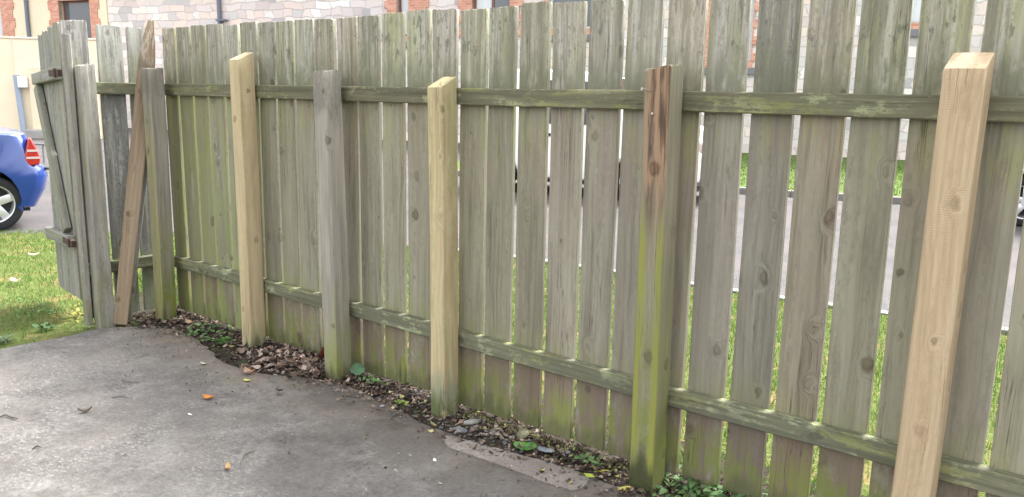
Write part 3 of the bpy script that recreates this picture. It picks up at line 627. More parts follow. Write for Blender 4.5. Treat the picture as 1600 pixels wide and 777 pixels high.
# vans
def van(name,label,org,ang,L,Hh,prof,win,front,WW,wr,wx):
    v=empty(name,org,ang,label=label,cat='van')
    body('body',prof,WW,WHITE,v,1.0,.07,endr=.16,inset=.05)
    for s in (-1,1):
        for i,xx in enumerate(wx):
            wheel(v,xx,s*(WW-.1),s,wr,True)
        yb=lambda z:WW*(1-.07*max(0,z-1.0))
        mb=MB(); n=len(win); vv=[(p[0],s*(yb(p[1])-.012),p[1]) for p in win]+[(p[0],s*(yb(p[1])+.005),p[1]) for p in win]
        mb.add(vv,[tuple(range(n)),tuple(range(2*n-1,n-1,-1))]+[(i,i+n,(i+1)%n+n,(i+1)%n) for i in range(n)]); mb.build('side_window',CGLASS,v)
        mb=MB(); mb.box((win[1][0]-.2,min(s*(WW),s*(WW+.16)),win[0][1]+.03),(win[1][0]-.06,max(s*WW,s*(WW+.16)),win[0][1]+.22),bev=.03); mb.build('wing_mirror',BLACKP,v)
        mb=MB(); mb.box((win[0][0]+.1,min(s*(WW-.01),s*(WW+.03)),win[0][1]-.2),(win[0][0]+.3,max(s*(WW-.01),s*(WW+.03)),win[0][1]-.15),bev=.012); mb.build('door_handle',BLACKP,v)
        mb=MB(); mb.box((L-.33,s*(WW-.20)-.16,front-.36),(L-.075,s*(WW-.20)+.16,front-.17),bev=.05); mb.build('headlamp',CLEARL,v)
    mb=MB(); mb.box((L-.20,-WW*.88,.28),(L+.015,WW*.88,.60),bev=.06); mb.build('bumper',GREYP,v)
    g=empty('grille',(0,0,0)); g.parent=v
    mb=MB()
    for k in range(3): mb.box((L-.12,-WW*.5,front-.34+k*.075),(L-.015,WW*.5,front-.30+k*.075),bev=.01)
    mb.build('grille_bars',BLACKP,g)
    mb=MB(); mb.box((.1,-WW*.8,.22),(L-.15,WW*.8,.5)); mb.build('underbody',BLACKP,v)
    return v
A2=.36
p1=[(.10,.34),(.03,.5),(.0,.75),(.04,1.2),(.10,1.75),(.16,1.93),(.30,2.0),(1.2,2.03),(2.1,2.0),(2.42,1.93),(2.72,1.65),(3.02,1.36),(3.4,1.27),(3.85,1.14),(4.04,1.0),(4.12,.82),(4.15,.55),(4.10,.36),(3.6,.30)]+arch(3.02,.37,.28)[::-1]+[(2.6,.27),(1.1,.27)]+arch(.68,.37,.28)[::-1]+[(.3,.3)]
org=Vector((-9.45,7.62,ROADZ))+FN*.86
v1=van('parked_van','small white van parked across the road, its side seen through the fence gaps',org,fa,4.15,2.0,p1,[(1.35,1.17),(2.78,1.17),(2.74,1.42),(2.40,1.80),(2.2,1.84),(1.35,1.86)],1.15,.86,.31,(.68,3.02))
mb=MB(); vv=[(2.46,-.66,1.90),(2.46,.66,1.90),(3.0,.70,1.39),(3.0,-.70,1.39)]
mb.add([(a+.012,b,c_+.012) for a,b,c_ in vv]+[(a-.02,b,c_-.02) for a,b,c_ in vv],[(0,1,2,3),(7,6,5,4),(0,4,5,1),(1,5,6,2),(2,6,7,3),(3,7,4,0)]); mb.build('windscreen',CGLASS,v1)
p2=[(.06,.38),(.0,.6),(.02,1.3),(.08,2.3),(.18,2.42),(.5,2.46),(2.9,2.46),(3.25,2.38),(3.75,1.75),(4.05,1.42),(4.55,1.25),(4.78,1.05),(4.85,.8),(4.86,.45),(4.78,.34)]+arch(4.0,.40,.30)[::-1]+[(3.4,.3),(1.5,.3)]+arch(1.0,.40,.30)[::-1]+[(.4,.33)]
fo=Vector((-2.30,9.88,ROADZ))
v2=van('parked_van','tall white panel van parked across the road at the right edge of the photo',fo+FU*4.86+FN*.97,fa+math.pi,4.86,2.46,p2,[(2.7,1.32),(3.85,1.32),(3.75,1.52),(3.25,2.12),(2.7,2.15)],1.2,.97,.33,(1.0,4.0))
mb=MB(); vv=[(3.30,-.72,2.31),(3.30,.72,2.31),(4.02,.78,1.46),(4.02,-.78,1.46)]
mb.add([(a+.012,b,c_+.012) for a,b,c_ in vv]+[(a-.02,b,c_-.02) for a,b,c_ in vv],[(0,1,2,3),(7,6,5,4),(0,4,5,1),(1,5,6,2),(2,6,7,3),(3,7,4,0)]); mb.build('windscreen',CGLASS,v2)

# ---------------------------------------------------------------- the fence
fence=empty('picket_fence',(-2.3,0,0),0,label='long weathered timber board fence with green stained rails, mixed old and new posts',cat='fence')
def fpart(name,me,mat,loc,rot=(0,0,0),**k):
    return mesh_obj(name,me,mat,fence,(loc[0]+2.3,loc[1],loc[2]),rot,**k)
variants=[plank_mesh('picket_%d'%i,.140+.003*random.uniform(-1,1),.022,1.75,16,.002,bow=random.uniform(-.003,.003),twist=random.uniform(-.03,.03),rag=.006,cut=(random.uniform(-.03,.03),0),basecut=(random.uniform(-.05,.05),0),seed=20+i,wane=.0016) for i in range(10)]
order=[0,3,7,1,5,9,2,8,4,6]
k=0; s=4.728+.0817
while s>-.45:
    o=fpart('picket',variants[order[k%10]],PICK,(-s+random.uniform(-.002,.002),.010+random.uniform(0,.003),.034+random.uniform(-.006,.006)),(random.uniform(-.004,.004),random.uniform(-.0035,.0035),(math.pi if random.random()<.35 else 0)+random.uniform(-.012,.012)))
    o.scale.x=float(np.interp(-s,[-3,-2,-1],[1.012,1.006,1.0]))
    s-=.1634; k+=1
# rails: long axis local z -> world x
def rail(z,zoff,seed,name='rail'):
    L=5.3; x0=-4.86
    me=plank_mesh(name,.070,.040,L,60,.004,rag=.002,seed=seed,wane=.0015,path=lambda u:(-zoff(x0+u*L)+.002*mnoise.noise(Vector((u*9,seed,0))),.002*mnoise.noise(Vector((u*7,seed,3)))))
    fpart(name,me,RAIL,(x0,-.0205,z),(0,math.pi/2,0))
rail(1.4225,lambda x:0.0,3)
LZ=[(-4.9,0),(-4.6,.001),(-4,.002),(-3.5,-.001),(-3.1,.004),(-2.5,.004),(-2.2,.0),(-1.4,-.004),(-.6,.004),(.5,.0)]
rail(.352,lambda x:float(np.interp(x,[a for a,b in LZ],[b for a,b in LZ])),8)
def post(mat,x,y,w,d,L,cut=(0,0),rag=.004,seed=1,lean=(0,0),rz=0.0,parent=fence,off=2.3,label=None,wane=.003,bev=.005):
    me=plank_mesh('post',w,d,L,24,bev,rag=rag,cut=cut,seed=seed,wane=wane,bow=.003)
    o=mesh_obj('post',me,mat,parent,(x+off,y,-.05),(lean[0],lean[1],rz))
    if label: o['label']=label
    return o
post(CORNERPOST,-4.770,-.147,.094,.094,1.595,cut=(0,.06),rag=.012,seed=4,lean=(0,0.012),label='old grey corner post with green algae at its foot')
post(NEWPOST,-3.895,-.100,.086,.100,1.655,cut=(0,.42),rag=.001,seed=5,lean=(.0,-.004),label='fresh pale timber post with slanted top, between corner post and old grey post',wane=.001)
post(GREYPOST,-3.140,-.118,.098,.095,1.575,cut=(.05,.06),rag=.010,seed=6,lean=(0,-.022),label='old grey post with a green foot in the leaf pile')
post(NEWPOST2,-2.420,-.096,.084,.098,1.53,cut=(0,.46),rag=.001,seed=7,lean=(0,-.014),label='fresh pale timber post with grey green foot in the middle of the fence',wane=.001)
pr=post(ROTPOST,-1.375,-.105,.100,.095,1.585,cut=(.10,.10),rag=.016,seed=8,lean=(0,-.010),label='old rotten topped post with brown crumbling face and bright yellow green algae')
post(PINKPOST,-.484,-.098,.104,.100,1.60,cut=(0,.46),rag=.001,seed=9,lean=(0,.010),label='tall fresh pinkish timber post with slanted top at the right',wane=.001)
NAIL=plain('rusty_nail',(.35,.30,.26),.5,.4,metal=.5)
mb=MB(); mb.tube([(-.018,-.040,1.505),(-.035,-.082,1.512)],.0026,8); mb.tube([(-.0345,-.0805,1.5118),(-.0355,-.0835,1.5123)],.0055,8); mb.build('nail',NAIL,pr)
mb=MB(); mb.tube([(-.010,-.044,1.43),(-.010,-.052,1.431)],.005,8); mb.build('nail',NAIL,pr)

# return panel at the corner
ret=empty('fence_panel',(-4.98,-.3,0),0,label='short grey board panel turning the corner at the left end of the fence',cat='fence')
gp=[plank_mesh('panel_board_%d'%i,.146,.020,1.75,16,.002,bow=.003*(-1)**i,rag=.010,cut=(random.uniform(-.06,.06),0),seed=50+i,wane=.0025) for i in range(3)]
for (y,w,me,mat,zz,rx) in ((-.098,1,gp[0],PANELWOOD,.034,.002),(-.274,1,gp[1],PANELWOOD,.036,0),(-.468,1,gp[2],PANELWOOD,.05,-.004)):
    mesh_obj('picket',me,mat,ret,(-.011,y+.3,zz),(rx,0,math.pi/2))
for z,sd in ((1.4225,13),(.355,14)):
    me=plank_mesh('rail',.070,.040,.55,12,.004,rag=.002,seed=sd,wane=.0015); mesh_obj('rail',me,RAIL,ret,(.0205,-.30,z),(R(-90),0,0)).rotation_euler=(R(-90),R(90),0)
for o in [c_ for c_ in ret.children if c_.name.startswith('rail')]: o.location=(.0205,-.25,o.location.z)
post(GREYPLANK,-4.900,-.465,.082,.090,1.60,cut=(.12,.15),rag=.014,seed=15,lean=(.0,-.008),parent=ret,off=4.98,label='old silver grey post with a chipped top beside the gate').location.y=-.465+.3
me=plank_mesh('batten',.05,.036,1.70,14,.006,rag=.010,seed=17,wane=.003); mesh_obj('batten',me,GREYPLANK,ret,(.028,-.535+.3,.02),(0,0,0))
bt=plank_mesh('batten_foot',.055,.05,.42,6,.006,rag=.01,seed=18,wane=.003)
# gate
gate=empty('wooden_gate',(-5.19,-.46,.10),math.atan2(.125,-.64),label='grey lichen covered timber gate swung open beside the corner post',cat='gate')
# local x runs from hinge to free end; +y local points to the lawn side of the camera (-Y world side is +y here)
for i in range(4):
    me=plank_mesh('gate_board',.150,.022,1.68-.01*i,14,.003,rag=.012,cut=(random.uniform(-.03,.03),0),seed=60+i,wane=.003)
    mesh_obj('board',me,GATEWOOD,gate,(.078+.154*i,0,.02-.008*i),(0,random.uniform(-.006,.006),0))
for z,sd in ((1.405,70),(.395,71)):
    me=plank_mesh('rail',.072,.046,.66,10,.005,rag=.004,seed=sd,wane=.003)
    mesh_obj('rail',me,GATEWOOD,gate,(.0,.035,z),(0,R(93),0))
a=Vector((.09,.035,.45)); b=Vector((.60,.035,1.32)); d=b-a
me=plank_mesh('brace',.085,.040,d.length,12,.005,rag=.004,seed=72,wane=.004); br=mesh_obj('brace',me,GATEWOOD,gate,a); br.rotation_euler=d.to_track_quat('Z','Y').to_euler()
br.rotation_euler=(0,math.atan2(d.x,d.z),0)
RUST=plain('rusty_iron',(.060,.036,.030),.85,.3,var=.5,scale=40)
for z in (1.405,.395):
    mb=MB(); mb.box((-.04,.059,z-.018),(.10,.064,z+.018),bev=.002); mb.tube([(-.045,.058,z-.026),(-.045,.058,z+.026)],.008,10)
    mb.box((-.10,.03,z-.02),(-.045,.055,z+.02),bev=.002); mb.build('hinge',RUST,gate)

# leaning boards
def lean(name,label,a,b,w,th,mat,seed,wid=None,roll=0.0,**k):
    a=Vector(a); b=Vector(b); d=b-a
    me=plank_mesh(name,w,th,d.length,18,.003,seed=seed,wane=.004,wid=wid,**k)
    o=mesh_obj(name,me,mat,None,a); z=d.normalized(); x=Vector((.46,.89,0)); x=(x-z*x.dot(z)).normalized(); y=z.cross(x)
    o.rotation_euler=(Matrix((x,y,z)).transposed()@Matrix.Rotation(roll,3,'Z')).to_euler(); return tag(o,label,'plank')
def tip(u): return 1.0 if u<.84 else max(.28,1-((u-.84)/.16)**1.7*.72)
lean('loose_plank','rough brown plank with a whittled tip leaning in the fence corner',(-4.835,-.40,.02),(-4.905,-.055,1.825),.082,.028,BROWNPLANK,30,wid=lambda u:(0.95+.25*u)*tip(u),rag=.01)
lean('loose_plank','narrow grey board leaning behind the brown plank in the fence corner',(-4.915,-.325,.02),(-4.918,-.075,1.40),.062,.022,GREYPLANK,31,rag=.006)

# ---------------------------------------------------------------- grass, weeds, litter
def attr_mat(name,rough=.7,trans=0.0,spec=.25):
    t=NT(name); a=t.n('ShaderNodeAttribute'); a.attribute_name='tint'; t.l(a.outputs['Color'],t.b.inputs['Base Color'])
    if trans>0:
        tr=t.n('ShaderNodeBsdfTranslucent'); t.l(a.outputs['Color'],tr.inputs['Color']); mx=t.n('ShaderNodeMixShader'); mx.inputs[0].default_value=trans
        t.l(t.b.outputs[0],mx.inputs[1]); t.l(tr.outputs[0],mx.inputs[2]); t.l(mx.outputs[0],t.out.inputs[0])
    return t.fin(None,rough,spec)
GRASSM=attr_mat('grass_blade',.6,.35); LEAFM=attr_mat('leaf_tissue',.75,.15); LITTERM=attr_mat('dry_litter',.85,.0)
def tint_mesh(name,V,F,C):
    me=bpy.data.meshes.new(name); V=np.asarray(V,np.float32); F=np.asarray(F,np.int32); k=F.shape[1]
    me.vertices.add(len(V)); me.vertices.foreach_set('co',V.ravel()); me.loops.add(F.size); me.loops.foreach_set('vertex_index',F.ravel())
    me.polygons.add(len(F)); me.polygons.foreach_set('loop_start',np.arange(0,F.size,k,dtype=np.int32)); me.update(calc_edges=True); me.validate()
    at=me.color_attributes.new('tint','FLOAT_COLOR','POINT'); c=np.ones((len(V),4),np.float32); c[:,:3]=C; at.data.foreach_set('color',c.ravel()); return me
def grass(name,label,n,x0,x1,y0,y1,keep,zf,h0,h1,w,seed,tintf=None):
    g=np.random.default_rng(seed); xy=np.column_stack([g.uniform(x0,x1,n),g.uniform(y0,y1,n)]); xy=xy[keep(xy,g)]; n=len(xy)
    z=zf(xy)-.004; h=g.uniform(h0,h1,n)*(0.7+.6*g.random(n)); a=g.uniform(0,2*np.pi,n); b=g.uniform(0,2*np.pi,n); ln=h*g.uniform(.2,1.1,n)
    d=np.column_stack([np.cos(a),np.sin(a)]); e=np.column_stack([np.cos(b),np.sin(b)]); ww=w*g.uniform(.6,1.4,n)
    A=np.column_stack([xy-d*ww[:,None]/2,z]); B=np.column_stack([xy+d*ww[:,None]/2,z])
    m=xy+e*(ln*.35)[:,None]; C1=np.column_stack([m+d*ww[:,None]*.4,z+h*.6]); D1=np.column_stack([m-d*ww[:,None]*.4,z+h*.6]); T=np.column_stack([xy+e*ln[:,None],z+h])
    V=np.stack([A,B,C1,D1,T],1).reshape(-1,3); i=np.arange(n)*5
    F=np.concatenate([np.stack([i,i+1,i+2],1),np.stack([i,i+2,i+3],1),np.stack([i+3,i+2,i+4],1)])
    pal=np.array([(.070,.150,.024),(.105,.185,.035),(.145,.205,.05),(.20,.20,.075),(.23,.185,.09)]); pr_=tintf(xy) if tintf else np.tile([.33,.36,.2,.08,.03],(n,1))
    cum=np.cumsum(pr_,1); r=g.random(n)[:,None]*cum[:,-1:]; idx=(r>cum).sum(1); c=pal[np.clip(idx,0,4)]*g.uniform(.75,1.25,(n,1))
    C=np.repeat(c,5,0); return mesh_obj(name,tint_mesh(name,V,F,C),GRASSM,kind='stuff',label=label)
def patch_n(xy,s,seed): return fnz(xy,s,seed)
bare=lambda xy: np.clip((xy[:,0]+5.9)/1.0,0,1)*np.clip(-(xy[:,1]+.35)/.4,0,1)
def keepL(xy,g):
    d=edge_dist(xy); k=(d>-.04)&(xy[:,0]<-4.80-.03*g.random(len(xy)))
    dens=1-.80*np.clip(bare(xy)+.35*patch_n(xy,4,2)*bare(xy),0,1)
    return k&(g.random(len(xy))<dens)
def tL(xy):
    n=patch_n(xy,2.2,9)[:,None]; base=np.array([.40,.38,.17,.04,.01])[None]; dry=np.array([.22,.32,.28,.13,.05])[None]; t=np.clip(.5+n*1.6,0,1); return base*(1-t)+dry*t
grass('lawn_grass','short bright lawn grass left of the open gate',70000,-11,-4.78,-2.6,3.4,keepL,lz,.018,.042,.0045,3,tL)
def keepS(xy,g): 
    d=edge_dist(xy); return (d>.03)&(xy[:,1]>.05)
def tS(xy):
    n=patch_n(xy,2.6,19)[:,None]+.35*np.clip((xy[:,0:1]+2.5)/2.5,0,1); base=np.array([.45,.35,.14,.04,.02])[None]; dry=np.array([.12,.25,.33,.2,.1])[None]; t=np.clip(.3+n*1.5,0,1); return base*(1-t)+dry*t
grass('strip_grass','rough sunlit grass strip between the fence and the road',60000,-6.2,.9,.03,4.3,keepS,lambda xy:np.maximum(lz(xy),np.where(xy[:,1]<.36,soil_z(xy),-9)),.022,.055,.006,4,tS)
grass('verge_grass','mown green grass on the verge across the road',20000,-9.5,3,10,18,lambda xy,g:((xy-np.array([KP.x,KP.y]))@np.array([FN.x,FN.y])>.16),lambda xy:np.full(len(xy),ROADZ+.10),.03,.07,.018,5)

# broad leaved weeds
def leaf_blade(L,W,n=5,curl=.3,fold=.15):
    V=[];F=[]
    for i in range(n+1):
        u=i/n; w=W*math.sin(math.pi*min(1,u*.92+.04))**.8*.5; z=curl*L*(u-u*u*1.2); V+=[(u*L,-w,z+fold*w),(u*L,0,z),(u*L,w,z+fold*w)]
    for i in range(n):
        for j in (0,1): a=i*3+j; F.append((a,a+3,a+4,a+1))
    return np.array(V),F
def plant(name,label,x,y,z,nl,L,W,col,seed,group=None,spread=.06,up=.35,cat='weed'):
    g=random.Random(seed); V=[];F=[];C=[]
    for i in range(nl):
        b,f=leaf_blade(L*g.uniform(.6,1.2),W*g.uniform(.7,1.2),4,g.uniform(.1,.6)); a=g.uniform(0,2*math.pi); pt=g.uniform(-.1,up*1.6)
        sp_=spread if spread>.085 else spread*.36; M=Matrix.Translation((g.gauss(0,sp_),g.gauss(0,sp_*.7),g.uniform(0,.02)))@Matrix.Rotation(a,4,'Z')@Matrix.Rotation(-pt,4,'Y')@Matrix.Rotation(g.uniform(-.5,.5),4,'X')
        n0=len(V); V+=[tuple(M@Vector(p)) for p in b]; F+=[tuple(q+n0 for q in ff) for ff in f]; k=g.uniform(.7,1.35); C+=[[c_*k for c_ in col]]*len(b)
    o=mesh_obj(name,tint_mesh(name,V,F,np.array(C)),LEAFM,None,(x,y,z),label=label,cat=cat,group=group)
    if spread>.085: o['kind']='stuff'
    o.data.polygons.foreach_set('use_smooth',[True]*len(o.data.polygons)); return o
GRN=(.06,.125,.03); GRN2=(.085,.15,.055); YG=(.16,.21,.05)
wl=[('low green weed patch on the soil left of the first fresh post',-4.28,-.14,.02,70,.035,.02,GRN2,.11),
    ('sparse green weeds right beside the first fresh post foot',-4.06,-.19,.02,40,.035,.018,GRN,.07),
    ('dark leafy weed clump at the foot of the rotten topped post',-1.20,-.06,.02,110,.045,.022,GRN2,.09),
    ('leafy green weeds under the boards right of the rotten topped post',-.97,-.03,.02,130,.045,.022,(.075,.145,.05),.11),
    ('trailing green weed just right of the old grey post foot',-2.95,-.07,.02,26,.03,.016,GRN2,.07),
    ('broad leaved plantain weed at the slab corner by the gate post',-5.12,-.72,.0,22,.055,.026,GRN2,.06),
    ('grey green dandelion rosette on the lawn near the slab edge',-5.02,-.98,.0,20,.06,.022,(.10,.15,.08),.04),
    ('dark clover patch on the lawn below the open gate',-5.55,-.62,.0,50,.026,.016,(.10,.19,.06),.14),
    ('yellowing moss and weed tuft under the gate bottom',-5.30,-.45,.0,50,.04,.02,(.24,.22,.05),.09),
    ('pale green weed rosette in the thin lawn at far left',-5.55,-1.05,.0,20,.055,.022,(.11,.16,.09),.05),
    ('green weed tuft hugging the left slab edge',-4.93,-1.15,.0,40,.05,.02,YG,.08),
    ('dense dark weed clump in the lawn beside the gate shadow',-6.0,-.72,.0,50,.026,.016,(.10,.19,.06),.16),
    ('small yellow green weed in the stony litter by the middle post',-2.62,-.17,.02,14,.03,.016,YG,.025),
    ('fine green weeds at the fence foot before the rotten topped post',-1.62,-.10,.02,34,.03,.015,GRN2,.06)]
for i,(lb_,x,y,z,nl,L,W,c_,sprd) in enumerate(wl): plant('weed',lb_,x,y,z,nl,L,W,c_,100+i,spread=sprd,group='weeds along the fence and lawn')

# litter of dry leaves, chips and small stones
def curl_leaf(L,W,curl,rag,seed,nu=6,nv=4,wave=.2):
    g=random.Random(seed); V=[];F=[]
    for i in range(nu+1):
        u=i/nu; w=W*.5*max(.03,math.sin(math.pi*(u*.94+.03))**.75)*(1+rag*g.uniform(-1,1))
        for j in range(nv+1):
            v=j/nv*2-1; V.append(((u-.5)*L+rag*.03*g.uniform(-1,1)*L, v*w, curl*L*(.6*(2*u-1)**2+.7*v*v*(W/L))+wave*.12*L*math.sin(5*u+seed)*v))
    for i in range(nu):
        for j in range(nv): a=i*(nv+1)+j; F.append((a,a+nv+1,a+nv+2,a+1))
    return np.array(V),F
def litter(name,label,n,place,sizes,pal,seed,kindf):
    g=random.Random(seed); V=[];F=[];C=[]
    lib=[curl_leaf(1,random.Random(s).uniform(.35,.7),random.Random(s).uniform(.05,.45),.25,s,4,2) for s in range(12)]
    for i in range(n):
        x,y,z=place(g); L=sizes(g); b,f=g.choice(lib)
        M=Matrix.Translation((x,y,z+L*.12))@Matrix.Rotation(g.uniform(0,6.28),4,'Z')@Matrix.Rotation(g.gauss(0,.45),4,'X')@Matrix.Rotation(g.gauss(0,.45),4,'Y')@Matrix.Scale(L,4)
        n0=len(V); V+=[tuple(M@Vector(p)) for p in b]; F+=[tuple(q+n0 for q in ff) for ff in f]; c_=g.choice(pal); k=g.uniform(.7,1.3); C+=[[q*k for q in c_]]*len(b)
    o=mesh_obj(name,tint_mesh(name,V,F,np.array(C)),LITTERM,kind='stuff',label=label); o.data.polygons.foreach_set('use_smooth',[True]*len(o.data.polygons)); return o
BR=[(.14,.10,.078),(.20,.15,.12),(.27,.215,.18),(.085,.062,.05),(.31,.25,.215),(.11,.08,.066),(.17,.11,.085)]
DK=[(.035,.028,.022),(.06,.045,.034),(.10,.075,.055),(.16,.12,.09),(.09,.06,.045)]
def sz(x,y): return float(soil_z(np.array([[x,y]]))[0])
def top_z(x,y):
    s=sz(x,y)
    yy=float(np.interp(x,[-4.83,-4.62,-4.45,-4.2,-3.95,-3.75,-3.45,-3.2,-2.95,-2.68,-2.4,-2.12,-1.9,-1.7,-1.5,-1.3,0],[-.5,-.30,-.24,-.27,-.33,-.38,-.35,-.225,-.185,-.215,-.255,-.265,-.235,-.205,-.20,-.20,-.22]))
    return max(s,.026) if y<yy+.01 else s
def pl_pile(g):
    x=g.gauss(-3.47,.16); y=g.gauss(-.17,.085); y=min(y,-.02); return x,y,top_z(x,y)+g.uniform(0,.012)
litter('leaf_litter','heap of dry brown leaves between the fresh post and the old grey post',260,pl_pile,lambda g:g.uniform(.022,.058),BR,41,None)
def pl_strip(g):
    x=g.uniform(-4.75,-.2); y=.10-abs(g.gauss(.16,.12)); return x,y,top_z(x,y)+g.uniform(0,.006)
litter('leaf_crumbs','fine dark leaf crumbs and bark scattered along the soil strip',4800,pl_strip,lambda g:g.uniform(.006,.030),DK+BR[:4]+DK+DK+[(.2,.17,.13)],42,None)
def pl_st2(g):
    x=g.uniform(-4.75,-1.3); y=-abs(g.gauss(.12,.085)); return x,y,top_z(x,y)+g.uniform(0,.004)
litter('dry_leaf_scraps','scattered dry leaf scraps along the fence foot',380,pl_st2,lambda g:g.uniform(.018,.038),BR+[(.30,.27,.12)],43,None)
def pl_moss(g):
    x=g.uniform(-2.35,-.5); y=-.01-abs(g.gauss(.0,.05)); return x,y,top_z(x,y)+g.uniform(0,.012)
litter('dry_moss','straw coloured moss and dead grass wisps along the board feet',1500,pl_moss,lambda g:g.uniform(.006,.018),[(.20,.185,.085),(.15,.16,.05),(.25,.22,.12),(.10,.13,.03),(.12,.09,.05)],46,None)
def pl_corner(g):
    x=g.uniform(-5.0,-4.62); y=g.uniform(-.40,.02); return x,y,top_z(x,y)+g.uniform(0,.01)
litter('corner_litter','dry leaves gathered in the fence corner behind the leaning planks',240,pl_corner,lambda g:g.uniform(.012,.045),BR+DK+DK,45,None)
def pl_slab(g):
    x=g.uniform(-4.75,-1.4); y=-.24-abs(g.gauss(0,.30)); return x,y,max(.026,top_z(x,y))
litter('slab_debris','tiny bits of bark and leaf strewn over the concrete slab',520,pl_slab,lambda g:g.uniform(.003,.016)*g.choice((.6,1,1)),DK+DK+BR+[(.3,.28,.26)],44,None)
def stones(name,label,n,place,smin,smax,pal,seed):
    g=random.Random(seed); V=[];F=[];C=[]; bm=bmesh.new(); bmesh.ops.create_icosphere(bm,subdivisions=1,radius=.5); bv=[w.co.copy() for w in bm.verts]; bm.verts.index_update(); bf=[[w.index for w in q.verts] for q in bm.faces]; bm.free()
    for i in range(n):
        x,y,z=place(g); s=g.uniform(smin,smax); sd=g.uniform(0,99)
        M=Matrix.Translation((x,y,z+s*.10))@Matrix.Rotation(g.uniform(0,6.28),4,'Z')@Matrix.Rotation(g.gauss(0,.25),4,'X')@Matrix.Diagonal((s*g.uniform(.8,1.3),s*g.uniform(.6,1),s*g.uniform(.3,.55),1))
        n0=len(V); V+=[tuple(M@(p*(1+.5*mnoise.noise(p*2.2+Vector((sd,0,0)))))) for p in bv]; F+=[tuple(q+n0 for q in ff) for ff in bf]; k=g.uniform(.75,1.25); c_=g.choice(pal); C+=[[q*k for q in c_]]*len(bv)
    return mesh_obj(name,tint_mesh(name,V,F,np.array(C)),LITTERM,kind='stuff',label=label)
def pl_gr(g):
    x=g.choice([g.gauss(-2.25,.14),g.uniform(-2.75,-1.45)]); y=-abs(g.gauss(.11,.08)); return x,y,top_z(x,y)
STP=[(.12,.12,.13),(.17,.17,.178),(.08,.085,.095),(.21,.19,.175),(.15,.13,.115)]
stones('gravel','grey slate chips and pebbles in the soil right of the middle fresh post',190,pl_gr,.008,.030,STP,51)
stones('pebbles','small pebbles scattered through the soil strip',260,pl_strip,.006,.020,STP,52)

# single leaves, stones and twigs one can point at
def one_leaf(label,x,y,L,W,col,curl,seed,rz,tilt=(0,0),z=None,cat='leaf',mat=LEAFM):
    b,f=curl_leaf(L,W,curl,.14,seed,8,4); z=(top_z(x,y) if z is None else z)
    g=random.Random(seed); C=np.array([[c_*g.uniform(.8,1.2) for c_ in col] for _ in b]); o=mesh_obj('fallen_leaf',tint_mesh('fallen_leaf',b,f,C),mat,None,(x,y,z-float(b[:,2].min())+.001),(tilt[0],tilt[1],rz),label=label,cat=cat,group='fallen leaves')
    o.data.polygons.foreach_set('use_smooth',[True]*len(o.data.polygons)); return o
def GP(px,py,z=.025):   # helper used when measuring: point on the ground plane seen at a photo pixel
    d=right*((px-800)/1277.7)+up*(-(py-388.5)/1277.7)+fwd; t=(z-1.44)/d.z; return (d.x*t, -2.6365+d.y*t)
LV=[('curled bright orange leaf lying alone on the concrete slab',325,622,.055,.032,(.50,.20,.06),.35,0.4),
    ('dark brown rolled leaf on the left part of the slab',133,643,.050,.020,(.10,.075,.06),.5,1.2),
    ('tan twisted leaf near the bottom of the slab',356,731,.050,.018,(.40,.26,.13),.4,-.6),
    ('small pale leaf on the slab nearest the soil weeds',318,568,.040,.020,(.42,.38,.32),.2,.2),
    ('large round fresh green leaf lying on the litter',820,694,.090,.075,(.075,.20,.04),.10,.3),
    ('bright yellow leaf on litter beside the rotten topped post',942,732,.045,.036,(.62,.52,.10),.15,.9),
    ('lime green leaf at the slab edge beside the rotten topped post',921,743,.045,.025,(.33,.42,.07),.12,.1),
    ('yellow leaf low at the foot of the rotten topped post',975,765,.05,.03,(.50,.47,.12),.2,1.2),
    ('small lime leaf on the slab below the brown leaf heap',386,594,.035,.022,(.42,.45,.12),.15,.4),
    ('big pinkish brown curled leaf at front of the leaf heap',388,583,.060,.040,(.38,.26,.19),.4,.1),
    ('orange brown curled leaf on the leaf heap edge',389,573,.055,.035,(.42,.22,.10),.4,.7),
    ('large crumpled pale brown leaf right in the leaf heap',470,570,.075,.050,(.36,.25,.19),.35,.5),
    ('broad flat brown leaf against the old grey post',492,580,.075,.055,(.31,.20,.16),.2,-.3),
    ('pale pink brown leaf at the corner post foot',283,497,.085,.050,(.40,.31,.26),.3,.9),
    ('fawn curled leaf just right of the corner post foot',297,501,.070,.040,(.36,.25,.18),.4,.3),
    ('small white petal like leaf scrap on the open slab',297,647,.028,.012,(.60,.58,.54),.1,.0),
    ('pale dead leaf lying on the lawn at far left',24,439,.085,.05,(.62,.56,.45),.35,.3),
    ('straw coloured leaf on the lawn beside the road edge',52,390,.08,.045,(.60,.52,.42),.3,1.0)]
for i,(lb_,px,py,L,W,c_,cu,rz) in enumerate(LV):
    x,y=GP(px,py,.03); zz=None
    if x<-4.9: zz=float(lz(np.array([[x,y]]))[0])+.03
    one_leaf(lb_,x,y,L*1.1,W*1.1,c_,cu,200+i,rz,z=zz)
gl=one_leaf('sea green translucent leaf propped against the old grey post foot',-3.03,-.085,.075,.06,(.09,.17,.09),.12,260,.8,tilt=(R(75),0),z=.075)
gl=one_leaf('dark red brown leaf stuck upright between two boards by the leaf heap',-3.37,-.03,.085,.045,(.20,.055,.035),.2,261,.2,tilt=(0,R(-70)),z=.06)
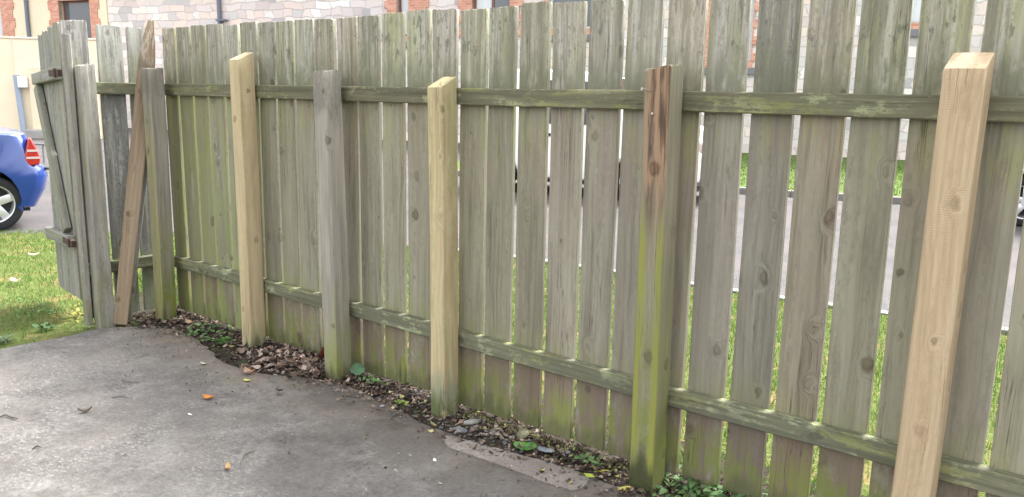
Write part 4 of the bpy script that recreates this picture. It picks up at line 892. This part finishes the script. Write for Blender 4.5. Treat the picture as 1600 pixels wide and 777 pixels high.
def one_stone(label,px,py,s,col,seed,flat=.35):
    x,y=GP(px,py,.03); bm=bmesh.new(); bmesh.ops.create_icosphere(bm,subdivisions=2,radius=.5)
    for w in bm.verts:
        w.co*=1+.35*mnoise.noise(w.co*2+Vector((seed,0,0))); w.co=Vector((w.co.x*s*1.25,w.co.y*s*.8,w.co.z*s*flat))
    me=bpy.data.meshes.new('stone'); bm.to_mesh(me); bm.free(); mesh_obj('stone',me,plain('stone_%d'%seed,col,.85,.25,var=.25,scale=60),None,(x,y,top_z(x,y)+s*.12),(.15,.1,seed),label=label,cat='stone',group='stones in the litter')
for a in (('flat blue grey slate chip among the litter right of the green leaf',851,698,.075,(.15,.165,.185),3,.22),('pale angular stone right beside the middle fresh post foot',737,655,.060,(.22,.215,.205),4,.45),('lichen mottled brown stone above the large green leaf',818,677,.065,(.14,.135,.085),5,.6),
          ('white pebble on the slab near its edge by the screed strip',679,718,.014,(.75,.74,.72),6,.6),('bluish stone lying left of the screed strip end',720,665,.05,(.14,.15,.17),7,.4)): one_stone(*a)
def twig(label,pts,r,col,seed):
    q=[GP(*p,.026) for p in pts]; mb=MB(); mb.tube([(x,y,.029+.006*(i%2)) for i,(x,y) in enumerate(q)],[r*.7]+[r]*(len(q)-2)+[r*.5],6)
    mb.build('twig',plain('twig_bark_%d'%seed,col,.9,.1,var=.3,scale=80),smooth=True,label=label,cat='twig',group='twigs on the slab')
twig('thin curved dark twig at the left edge of the slab',[(0,653),(8,651),(18,653),(28,657)],.0035,(.09,.08,.07),1)
twig('pale bent twig on the slab right of the tan leaf',[(376,724),(380,713),(390,707),(402,705)],.003,(.20,.17,.14),2)
twig('short dark twig lying near the slab centre left',[(190,594),(200,600),(217,598)],.003,(.11,.10,.085),3)
twig('fine dark twig straight across the upper slab',[(175,623),(188,622.5),(202,623)],.002,(.08,.075,.07),4)
twig('short black twig on the lower left slab',[(51,703),(58,700),(64,699.5)],.003,(.05,.045,.04),5)
twig('pale straw stem crossing the brown leaf heap',[(430,572),(445,571),(457,571)],.002,(.5,.45,.36),6)
